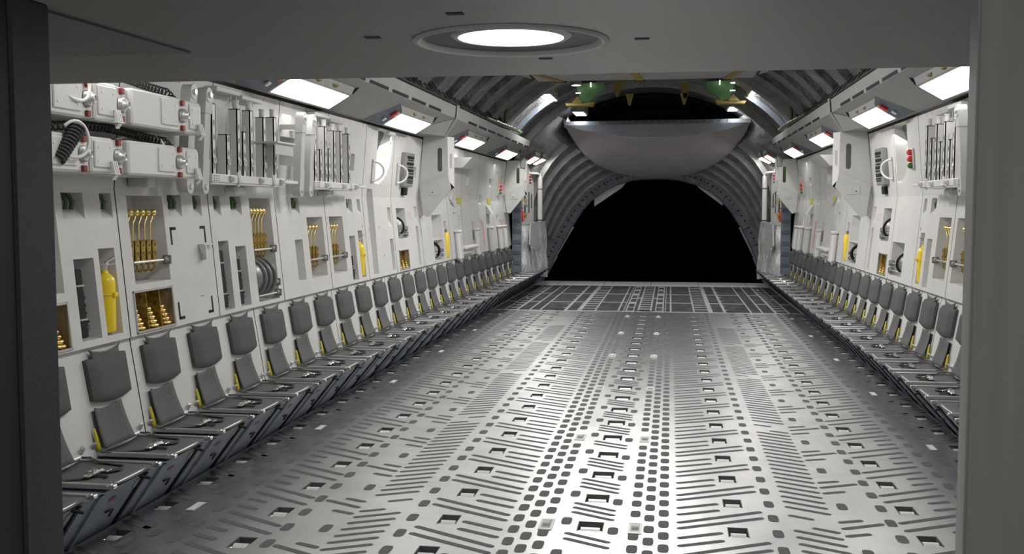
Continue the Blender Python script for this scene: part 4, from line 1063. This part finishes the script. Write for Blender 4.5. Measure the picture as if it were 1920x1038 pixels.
# wing box: flat lowered ceiling with grilles
wb = MB(); wb.box((-1.75, 2.95, 3.86), (1.75, 17.0, 4.5), bev=.05)
for sd in (-1, 1):
    c = [(1.75, 3.86), (1.95, 3.88), (2.12, 3.97), (2.22, 4.12)]
    for a, d in zip(c, c[1:]): wb.add([(sd*a[0], 2.95, a[1]), (sd*a[0], 16.6, a[1]), (sd*d[0], 16.2, d[1]), (sd*d[0], 2.95, d[1])], [(0, 1, 2, 3)])
    for k in range(60):
        y = 4.2+.2*k; wb.add([(sd*1.93, y, 3.872), (sd*1.93, y+.08, 3.872), (sd*2.11, y+.08, 3.955), (sd*2.11, y, 3.955)], [(0, 1, 2, 3)], 1)
struct(wb.build('ceiling', ['shelf', 'black'], normals=False))
for i, (x0, x1, ya, yb) in enumerate(((-1.75, -1.32, 15.6, 17.0), (-.16, -.06, 15.6, 17.0), (1.28, 1.50, 15.6, 17.0))):
    b = MB(); xm = x0 if i != 2 else x1; xn = x1 if i != 2 else x0
    b.prism([(xm-.06, ya, 3.857), (xm+.06, ya, 3.857), (xn+.06, yb, 3.857), (xn-.06, yb, 3.857)], (0, 0, -.012), 0)
    b.box((xm-.08, ya-.08, 3.84), (xm+.08, ya, 3.857), 1); b.box((xn-.08, yb-.06, 3.84), (xn+.08, yb, 3.857), 1)
    tag(b.build('yellow_tape', ['ochre', 'black']), ['slanted yellow strap on the left of the flat ceiling edge', 'yellow strap at the middle of the flat ceiling edge', 'slanted yellow strap on the right of the flat ceiling edge'][i], 'strap')
# work lights on the ceiling
for i, y in enumerate((5.0, 8.5, 11.5, 14.3)):
    r = root('ceiling_lamp', 'flat rectangular lamp on the lowered ceiling, %s from the doorway' % ORD[i+1], 'light', (0, y, 3.86), 'lamps on the lowered ceiling')
    MB().box((-.42, y-.42, 3.80), (.42, y+.42, 3.86), bev=.01).build('housing', 'shelf', r); MB().box((-.38, y-.38, 3.792), (.38, y+.38, 3.80)).build('diffuser', 'lamp2', r)
    l = bpy.data.lights.new('ceiling_lamp_light', 'AREA'); l.shape = 'SQUARE'; l.size = .75; l.energy = (60, 62, 115, 140)[i]; l.color = (1, .985, .96)
    lo = bpy.data.objects.new('lamp', l); COL.objects.link(lo); lo.location = (0, 0, -.08); lo.parent = r
# high lights in the aft ceiling
for i, (x, y, z, w_, L, lab) in enumerate(((-1.90, 19.9, 3.9, .24, 1.2, 'bright square light high on the left of the aft ceiling, nearer one'), (-1.55, 23.0, 3.86, .22, .9, 'small bright light high on the left beside the grey hull door'), (2.0, 19.9, 3.93, .24, 1.2, 'bright square light high on the right of the aft ceiling, nearer one'), (1.77, 23.0, 3.92, .24, .9, 'small bright light high on the right beside the grey hull door'))):
    r = root('ceiling_light', lab, 'light', (x, y, z), 'high aft ceiling lights')
    b = MB(); b.box((x-w_/2-.04, y-L/2-.05, z+.006), (x+w_/2+.04, y+L/2+.05, z+.20), bev=.02); b.build('housing', 'ribm', r)
    MB().box((x-w_/2, y-L/2, z-.004), (x+w_/2, y+L/2, z+.005)).build('diffuser', 'lamp', r)
    l = bpy.data.lights.new('ceiling_light_lamp', 'AREA'); l.shape = 'RECTANGLE'; l.size = w_; l.size_y = L; l.energy = (70 if y < 21 else 18); l.color = (1, .985, .96); lo = bpy.data.objects.new('lamp', l); COL.objects.link(lo); lo.location = (0, 0, -.012); lo.parent = r
    k = MB(); k.tube(bez([(x+.05, y-.5, z+.2), (x+.2, y-.4, z+.25), (x+.18, y-.2, z+.1)], 8), .015, 6); k.build('fitting', 'ochre', r)
# green equipment brackets, ochre mounts, floodlights
for sd, x0, lab in ((-1, -1.12, 'left'), (1, 1.36, 'right')):
    r = root('green_bracket', 'pale green equipment bracket with small lamps under the %s aft ceiling' % lab, 'bracket', (x0, 20.2, 3.9))
    s = -sd
    q = MB(); q.prism([(x0-s*.27, 20.2, 4.2), (x0+s*.28, 20.2, 4.2), (x0+s*.26, 20.2, 4.10), (x0+s*.0, 20.2, 3.84), (x0-s*.16, 20.2, 3.84)], (0, .3, 0)); q.build('green_plate', 'pgreen', r)
    q = MB(); q.prism([(x0-s*.46, 20.15, 3.82), (x0-s*.10, 20.15, 3.82), (x0+s*.10, 20.15, 3.85), (x0+s*.06, 20.15, 3.77), (x0-s*.44, 20.15, 3.77)], (0, .3, 0)); q.prism([(x0-s*.34, 20.12, 3.82), (x0-s*.22, 20.12, 3.95), (x0-s*.13, 20.12, 3.82)], (0, .1, 0)); q.build('ochre_mount', 'ochre', r)
    q = MB(); q.cyl((x0-s*.24, 20.0, 4.14), (x0-s*.24, 20.0, 4.22), .10, n=16); q.build('lamp_pot', 'ribm', r)
    q = MB(); q.cyl((x0-s*.24, 20.0, 4.135), (x0-s*.24, 20.0, 4.14), .085, n=16); q.cyl((x0-s*.2, 20.0, 3.99), (x0-s*.2, 20.0, 4.0), .05, n=12); q.box((x0+s*.02, 20.1, 4.12), (x0+s*.04, 20.14, 4.2)); q.build('lamp_lens', 'lamp2', r)
for i, (x, zt) in enumerate(((-.62, 4.3), (-.38, 4.05), (.70, 4.25), (.68, 4.05))):
    q = MB(); w_ = .11 if i in (0, 2) else .08; h = .30 if i in (0, 2) else .22
    q.prism([(x-w_, 20.8, zt), (x+w_, 20.8, zt), (x+.02, 20.8, zt-h), (x-.02, 20.8, zt-h)], (0, .08, 0)); tag(q.build('hanging_bracket', 'ochre'), 'tapered ochre bracket hanging in the dark tail, %s' % ['upper left', 'lower left', 'upper right', 'lower right'][i], 'bracket')

# ------------------------------------------------------------------ aft hull sides, arch and raised door
ARC = [(2.70, 0.0), (2.60, .16), (2.53, .274), (2.40, .61), (2.23, .94), (2.02, 1.34), (1.77, 1.735), (1.50, 2.03), (1.20, 2.24), (.95, 2.36), (.565, 2.47), (.3, 2.50), (0, 2.50)]
AXC = .06
arcL = [(-u+AXC*min(1, z), z) for u, z in ARC]; arcR = [(u+AXC*1.6*min(1, z), z) for u, z in ARC]
full = arcL[:-1] + [(AXC, 2.505)] + arcR[:-1][::-1]
YA = 25.8
def offs(pts, d):
    out = []
    for i, p in enumerate(pts):
        a = Vector(pts[max(0, i-1)]); b = Vector(pts[min(len(pts)-1, i+1)]); t = (b-a).normalized(); n_ = Vector((-t.y, t.x)); out.append((p[0]+n_.x*d, p[1]+n_.y*d))
    return out
out_ = offs(full, .30); mid = offs(full, .03)
q = MB(); q.grid([[(a, YA, b) for a, b in full], [(a, YA-.02, b) for a, b in mid]], 1); q.grid([[(a, YA-.02, b) for a, b in mid], [(a, YA-.45, b) for a, b in out_]], 0, False)
q.grid([[(a, YA, b) for a, b in full], [(a, YA+.25, b) for a, b in full]], 1)
# lightening holes, drawn as dark pits in the band
for i in range(len(full)-1):
    for s in (.2, .5, .8):
        a = Vector(mid[i]).lerp(Vector(mid[i+1]), s); b = Vector(out_[i]).lerp(Vector(out_[i+1]), s); c = a.lerp(b, .5); d = (b-a)*.11; e = Vector((d.y, -d.x))*.6
        P4 = [c-d-e, c-d+e, c+d+e, c+d-e]; q.poly([(p.x, YA-.245, p.y) for p in P4], 2)
        if s == .2: q.poly([(p.x, YA-.24-.2*k, p.y) for k, p in ((-.9, a-e*.25), (-.9, a+e*.25), (.9, b+e*.25), (.9, b-e*.25))], 2)
arch = struct(q.build('wall_back', ['arch', 'blue', 'black'], normals=False))
# notched side lips of the opening
for sd in (-1, 1):
    o = arcL if sd < 0 else arcR
    q = MB()
    for k, (i0, i1) in enumerate(((0, 3), (3, 5))):
        w_ = .05
        q.poly([(o[i][0], YA-.05, o[i][1]) for i in range(i0, i1+1)] + [(o[i1][0]-sd*w_, YA-.05, o[i1][1]), (o[i0][0]-sd*w_*.5, YA-.05, o[i0][1])])
    struct(q.build('trim_%d' % (6 if sd < 0 else 7), 'arch'))
# funnel from the straight hull to the arch
def funnel(side):
    o = [(abs(a), b) for a, b in (out_[:len(arcL)] if side < 0 else out_[::-1][:len(arcR)])]
    o = o[:11]; n = len(o)
    sec = [(2.86, .43), (2.87, .7), (2.90, 1.0), (2.94, 1.4), (2.95, 1.8), (2.93, 2.2), (2.88, 2.55), (2.82, 2.8), (2.74, 3.05), (2.64, 3.25), (2.52, 3.45)]
    Y0 = 22.4
    rows = [[(a, 21.75, b) for a, b in sec] + [(2.3, 21.75, 3.65), (2.05, 21.75, 3.85)]]
    for k in range(9):
        t = k/8; y = Y0+(YA-.45-Y0)*t
        row = [(sec[i][0]*(1-t)+o[i][0]*t, y, sec[i][1]*(1-t)+o[i][1]*t) for i in range(n)]
        V = [v for v in vault(min(y, 24.5)) if v[0] > 0][::-1]
        hull_hi = [v for v in V if v[2] > 3.1][::-1][-1] if 0 else None
        e1 = row[-1]; tgt = (2.02*(1-.12*t), y+.05, 3.80)
        mid_ = ((e1[0]+tgt[0])/2+.12, y, (e1[2]+tgt[2])/2)
        rows.append(row + [mid_, tgt])
    q = MB(side); q.grid(rows)
    struct(q.build('wall_' + SD(side), 'hull2', normals=False))
    # ribs running over it
    for k in range(1, 7):
        t = .18+.13*k
        y = Y0+(YA-.45-Y0)*t; pr = [Vector(((sec[i][0]*(1-t)+o[i][0]*t), y, (sec[i][1]*(1-t)+o[i][1]*t))) for i in range(4, n)]
        rws = []
        for p in pr: rws.append([tuple(p), (p.x-.10, y-.02, p.z-.07), (p.x-.10, y+.06, p.z-.07), (p.x, y+.10, p.z)])
        q = MB(side); q.grid(rws, smooth=False); struct(q.build('trim_%d' % (20+k+(20 if side > 0 else 0)), 'ribm', normals=False))
funnel(-1); funnel(1)
# bluish side wall under the funnels beside the ramp
for sd in (-1, 1):
    q = MB(sd); o = [(abs(a), b) for a, b in (out_ if sd < 0 else out_[::-1])][:4]
    rows = [[(2.80, 22.0, .40), (2.84, 22.0, .5), (2.88, 22.0, .62)], [(2.72, 23.6, .30), (2.76, 23.6, .5), (2.80, 23.6, .72)], [(2.68, YA-.3, .0), (2.64, YA-.3, .35), (2.52, YA-.3, .85)]]
    q.grid(rows); q.grid([[(2.75, 22.0, .0), (2.80, 22.0, .40)], [(2.72, 23.6, .0), (2.72, 23.6, .30)], [(2.70, YA-.3, 0), (2.68, YA-.3, .02)]])
    struct(q.build('trim_%d' % (8 if sd < 0 else 9), 'arch'))
# raised aft door: a bluish crescent in front and a grey dished belly behind
N = 32
def curve(L, t):
    for a, b in zip(L, L[1:]):
        if t <= b[0]:
            f = (t-a[0])/(b[0]-a[0]); return tuple(a[k]+(b[k]-a[k])*f for k in (1, 2, 3))
    return L[-1][1:]
TOPC = [(0.0, -1.854, 22.9, 3.691), (1.0, 2.114, 22.9, 3.711)]
CRES = [(0.0, -1.854, 22.9, 3.598), (0.115, -1.386, 22.9, 3.477), (0.259, -0.806, 22.9, 3.39), (0.402, -0.229, 22.9, 3.339), (0.546, 0.342, 22.9, 3.333), (0.69, 0.909, 22.9, 3.373), (0.833, 1.471, 22.9, 3.458), (0.948, 1.916, 22.9, 3.566), (1.0, 2.115, 22.9, 3.654)]
SILC = [(0.0, -1.854, 22.9, 3.598), (0.029, -1.755, 23.098, 3.39), (0.072, -1.602, 23.392, 3.136), (0.115, -1.445, 23.677, 2.946), (0.172, -1.228, 24.034, 2.791), (0.244, -0.945, 24.427, 2.657), (0.345, -0.528, 24.844, 2.568), (0.517, 0.217, 25.097, 2.522), (0.661, 0.836, 24.825, 2.574), (0.776, 1.307, 24.324, 2.727), (0.862, 1.637, 23.824, 2.932), (0.925, 1.864, 23.412, 3.178), (0.971, 2.021, 23.098, 3.409), (1.0, 2.115, 22.9, 3.654)]
ts = [.5-.5*cos(pi*i/N) for i in range(N+1)]
top = [curve(TOPC, t) for t in ts]; topb = [(a, b-.02, c-.085) for a, b, c in top]; low = [curve(CRES, t) for t in ts]; end = [curve(SILC, t) for t in ts]
rows = [low]
for k in range(1, 9):
    v = k/8; r_ = []
    for a, e in zip(low, end):
        w1 = 1-(1-v)**1.35
        r_.append((a[0]+(e[0]-a[0])*w1, a[1]+(e[1]-a[1])*v, a[2]+(e[2]-a[2])*w1))
    rows.append(r_)
dr = root('aft_door', 'grey dished hull door raised under the tail above the ramp opening', 'door', (0.1, 22.9, 2.6))
q = MB(); q.grid(rows); q.grid([[(a, b, c) for a, b, c in rows[-1]], [(a, b+.5, c+.25) for a, b, c in rows[-1]]]); q.build('belly', 'bowl', dr, normals=False)
q = MB(); q.grid([topb, low]); q.build('front_skin', 'bowl2', dr, normals=False)
q = MB(); q.grid([top, topb], 0, False); q.grid([top, [(a, b+1.4, c-.02) for a, b, c in top]], 0, False)
for k in range(18): x = -1.1+.16*k; q.box((x, 22.86, 3.66), (x+.012, 22.875, 3.71), 1)
q.build('rim', ['bowl2', 'black'], dr, normals=False)
q = MB(); q.box((-.15, 22.86, 3.33), (.25, 22.95, 3.35), bev=.005); q.build('catch', 'bowl', dr)
for sd, lab in ((-1, 'left'), (1, 'right')):
    P5 = [(-1.58, 1.84), (-1.58, 2.11), (-1.29, 2.44), (-.72, 2.55), (-.60, 2.62), (-.86, 2.33)] if sd < 0 else [(1.80, 1.86), (1.795, 2.11), (1.51, 2.43), (1.02, 2.54), (.90, 2.62), (1.17, 2.33)]
    q = MB(); kf = 26.035/28; q.prism([(.437+(a-.437)*kf, 26.035, 1.84+(b-1.84)*kf) for a, b in P5], (0, .04, 0)); tag(q.build('door_fin', 'strut'), 'pale pointed fin plate beyond the ramp opening, %s one' % lab, 'fin')

# ------------------------------------------------------------------ aft side fittings past the pillars
for sd in (-1, 1):
    nm = SD(sd)
    p = root('door_post', 'dark blue door post behind the %s aft pillar' % nm, 'post', (sd*2.75, 21.62, .45))
    b = MB(sd); b.box((2.655, 21.66, .46), (2.84, 21.74, 1.96)); b.build('post', 'skirt', p)
    b = MB(sd)
    for k in range(6): b.box((2.67, 21.645, .62+.22*k), (2.82, 21.66, .70+.22*k), bev=.004)
    b.build('stiffener', 'blue', p)
    a = MB(sd)
    fa = lambda y, z, d=0: (2.78-.115*(y-21.7)-d, y, z)
    a.add([fa(21.7, 1.45), fa(23.3, 1.45), fa(23.3, 2.74), fa(21.7, 2.74)], [(0, 1, 2, 3)], 0)
    for y0, y1, z0, z1 in ((22.15, 22.28, 2.2, 2.68), (22.42, 22.55, 2.2, 2.68), (22.10, 22.24, 1.62, 2.08), (22.42, 22.55, 1.6, 2.06), (22.78, 22.88, 1.7, 2.16), (23.02, 23.12, 1.8, 2.12)):
        a.add([fa(y0, z0, .004), fa(y1, z0, .004), fa(y1, z1, .004), fa(y0, z1, .004)], [(0, 1, 2, 3)], 1)
    struct(a.build('wall_' + nm, ['white2', 'slot'], normals=False))
    q = MB(sd); rows = []
    for j in range(17):
        z = .45+1.05*j/16; j = j/2; r_ = []
        for i in range(21):
            y = 21.72+2.7*i/20; i = i/2
            r_.append((2.80-.12*(y-21.7)-.07*abs(sin(i*.628+.4)*sin(j*.785+.3)) - .05*(1-j/8), y, z-.10*(y-21.7)*(1-j/8)))
        rows.append(r_)
    q.grid(rows); tag(q.build('quilted_blanket', 'quilt', normals=False), 'white quilted insulation blanket low on the %s side by the ramp' % nm, 'insulation')
    c = root('white_column', 'white round column with bent top pipe on the %s side by the ramp' % nm, 'column', (sd*2.5, 23.4, 1.5))
    MB(sd).cyl((2.46, 23.3, 1.5), (2.46, 23.3, 2.5), .055, n=14).build('shaft', 'white2', c); MB(sd).cyl((2.46, 23.3, 2.22), (2.46, 23.3, 2.24), .06, n=14).cyl((2.46, 23.3, 1.52), (2.46, 23.3, 1.55), .06, n=14).build('band', 'slot', c)
    MB(sd).tube([(2.46, 23.3, 2.5), (2.46, 23.3, 2.55), (2.50, 23.2, 2.57), (2.66, 22.9, 2.57)], .025, 8).build('top_pipe', 'wlabel', c)
    x = root('red_extinguisher', 'red extinguisher on the white panel behind the %s aft pillar' % nm, 'fire extinguisher', (sd*2.68, 21.95, 1.5))
    MB(sd).lathe([(0, 0), (.045, 0), (.05, .015), (.05, .2), (.03, .25), (.015, .27)], (2.69, 21.95, 1.52), (0, 0, 1), 14).build('cylinder', 'red', x); MB(sd).box((2.66, 21.93, 1.79), (2.71, 21.99, 1.82), bev=.004).build('handle', 'black', x)
    for k, (y, z) in enumerate(((22.17, 1.98), (22.48, 1.98), (22.17, 1.68), (22.48, 1.68))):
        t = MB(sd); u = fa(y, z)[0]-.02; t.cyl((u, y-.05, z), (u, y+.05, z), .03, n=10); t.cyl((u, y, z), (u, y, z-.12), .018, n=8)
        tag(t.build('brass_valve', 'brass'), 'small brass valve on the white panel behind the %s aft pillar, %s' % (nm, ['upper front', 'upper rear', 'lower front', 'lower rear'][k]), 'valve', 'brass valves behind the %s pillar' % nm)
    s = root('signal_light', 'tiny red signal lights on the white panel by the %s column' % nm, 'signal light', (sd*2.6, 22.95, 2.4))
    for z in (2.50, 2.43): MB(sd).sphere((2.62, 22.9, z), .03, 10).build('lens', 'red', s)
    MB(sd).sphere((2.62, 22.9, 2.36), .025, 10).build('lens', 'green', s)
    j = MB(sd); j.add([(2.58, 22.6, 1.47), (2.50, 23.2, 1.47), (2.46, 23.25, .92), (2.54, 22.8, .87), (2.59, 22.5, 1.02)], [(0, 1, 2, 3, 4)]); tag(j.build('jump_seat', 'strut', solid=.03), 'grey folded flap seat hanging over the %s quilted blanket' % nm, 'seat')
    b = MB(sd)
    for k in range(3): b.obox((2.56+.01*k, 22.6+.2*k, .95), (2.53, 23.0+.2*k, .52), .03, .03)
    tag(b.build('support_rods', 'white2'), 'thin white slanting rods below the folded flap seat on the %s' % nm, 'rod')

# ------------------------------------------------------------------ doorway we look through
c = MB()
YE = 2.866; HX0, HX1 = -1.366, 1.205
cx, cy, R0 = .09, 2.275, .212
n = 48
ringp = [(cx+R0*cos(2*pi*i/n), cy+R0*sin(2*pi*i/n), 2.2) for i in range(n)]
bx0, bx1, by0, by1 = cx-.3, cx+.3, cy-.3, cy+.3
def sq(i):
    a = 2*pi*i/n; k = .3/max(abs(cos(a)), abs(sin(a))); return (cx+k*cos(a), cy+k*sin(a), 2.2)
sqp = [sq(i) for i in range(n)]
c.add(ringp+sqp, [(i, (i+1) % n, n+(i+1) % n, n+i) for i in range(n)])
for x0, x1, y0, y1 in ((-1.75, bx0, -2.2, YE), (bx1, 1.6, -2.2, YE), (bx0, bx1, -2.2, by0), (bx0, bx1, by1, YE)): c.poly([(x0, y0, 2.2), (x1, y0, 2.2), (x1, y1, 2.2), (x0, y1, 2.2)])
c.poly([(-1.75, YE, 2.2), (1.6, YE, 2.2), (1.6, YE, 2.6), (-1.75, YE, 2.6)]); c.poly([(-1.75, -2.2, 2.6), (1.6, -2.2, 2.6), (1.6, YE, 2.6), (-1.75, YE, 2.6)])
for x, y in ((-.125, 2.44), (.035, 1.98), (.345, 2.27), (-.20, 2.15)): pass
struct(c.build('ceiling', 'vest', normals=False))
for i, (x, y) in enumerate(((-.195, 2.185), (.035, 1.94), (.373, 2.285), (.133, 2.555))):
    s_ = MB(); s_.box((x-.016, y-.011, 2.1985), (x+.016, y+.011, 2.2005)); tag(s_.build('latch_slot', 'pit'), 'small dark latch slot in the doorway ceiling, %s of the round downlight' % ['left', 'behind and above', 'right', 'in front'][i], 'slot', 'latch slots round the downlight')
dl = root('downlight', 'round recessed downlight in the low doorway ceiling', 'light', (cx, cy, 2.2))
q = MB(); q.lathe([(.212, .002), (.214, -.003), (.205, -.005), (.196, -.003), (.191, .006)], (cx, cy, 2.2), (0, 0, 1), 48); q.torus((cx, cy, 2.1985), (0, 0, 1), .203, .0055, 48, 8); q.build('trim_ring', 'strut', dl)
q = MB(); q.lathe([(.192, .005), (.13, .010), (.120, .010)], (cx, cy, 2.2), (0, 0, 1), 48); q.build('reflector', 'slot', dl)
q = MB(); q.lathe([(.132, .010), (.124, .005), (.116, .005), (.115, .010)], (cx, cy, 2.2), (0, 0, 1), 48); q.build('inner_ring', 'strut', dl)
q = MB(); q.lathe([(0, .0055), (.1155, .0055)], (cx, cy, 2.2), (0, 0, 1), 48); q.build('lens', 'lamp2', dl)
l = bpy.data.lights.new('downlight_lamp', 'AREA'); l.shape = 'DISK'; l.size = .22; l.energy = 4; lo = bpy.data.objects.new('lamp', l); COL.objects.link(lo); lo.location = (0, 0, -.004); lo.parent = dl
w_ = MB(); w_.poly([(-1.42, 2.68, 2.199), (-1.36, 2.22, 2.199), (-.985, 2.58, 2.199)]) if 0 else None
tp = MB(); tp.prism([(-.674, 2.324, 2.2), (-1.6, 2.328, 2.2), (-1.6, 1.6, 2.2), (-.708, 1.6, 2.2)], (0, 0, -.004)); tag(tp.build('ceiling_dark_area', 'vest2'), 'dark flat area on the doorway ceiling at the upper left', 'plate')  # thin slab, darker than the ceiling around it
# left jamb, right jamb, bulkhead
JL, JR = -.635, .889                                  # the door jambs stand at y = 1.7
q = MB(); q.box((-.78, 1.59, -.1), (JL, 1.70, 2.19), 0, bev=.004); struct(q.build('trim_10', 'jamb'))
q = MB(); q.box((-1.62, 1.52, -.1), (JL-.006, 1.589, 2.19), 0); struct(q.build('wall_front', 'jamb_d'))
q = MB(); q.box((JR-.002, 1.66, -.1), (JR+.004, 1.70, 2.19), 0); struct(q.build('trim_11', 'brushed'))
q = MB(); q.box((JR+.004, 1.665, -.1), (1.0, 1.70, 2.19), 1); q.box((JR+.0012, 1.655, -.1), (1.6, 1.664, 2.19), 0, bev=.0008); struct(q.build('wall_front', ['brushed', 'seam']))
q = MB(); q.box((-1.75, -2.2, -.1), (-1.62, YE, 2.2)); q.box((1.5, -2.2, -.1), (1.6, YE, 2.2)); struct(q.build('wall_front', 'white'))
q = MB(); q.box((-3.3, YE-.03, -.1), (-1.48, YE+.05, 4.6)); q.box((1.33, YE-.03, -.1), (3.3, YE+.05, 4.6)); q.box((-1.6, YE-.02, 2.25), (1.6, YE+.05, 4.6)); struct(q.build('wall_front', 'white'))
q = MB(); q.box((-1.75, -2.3, -.15), (1.6, 2.40, 0)); struct(q.build('floor', 'vest'))
q = MB(); q.box((-1.75, -2.3, -.1), (1.6, -2.2, 2.3)); struct(q.build('wall_front', 'white'))

# unseen fill lamp added behind the viewer to brighten the doorway
r = root('wall_lamp', 'unseen fill lamp added on the vestibule wall behind the viewer', 'light', (.1, -2.15, 1.7))
MB().box((-.3, -2.2, 1.5), (.5, -2.16, 1.95), bev=.01).build('housing', 'shelf', r)
l = bpy.data.lights.new('wall_lamp_light', 'AREA'); l.size = .5; l.energy = 22; l.color = (1, .98, .95); lo = bpy.data.objects.new('lamp', l); COL.objects.link(lo); lo.location = (0, .03, .02); lo.rotation_euler = (pi/2, 0, 0); lo.parent = r

for o in bpy.data.objects:
    if '_w' in o: del o['_w']
    if len(o.get('label', '').split()) > 16: print('LONG', o['label'])
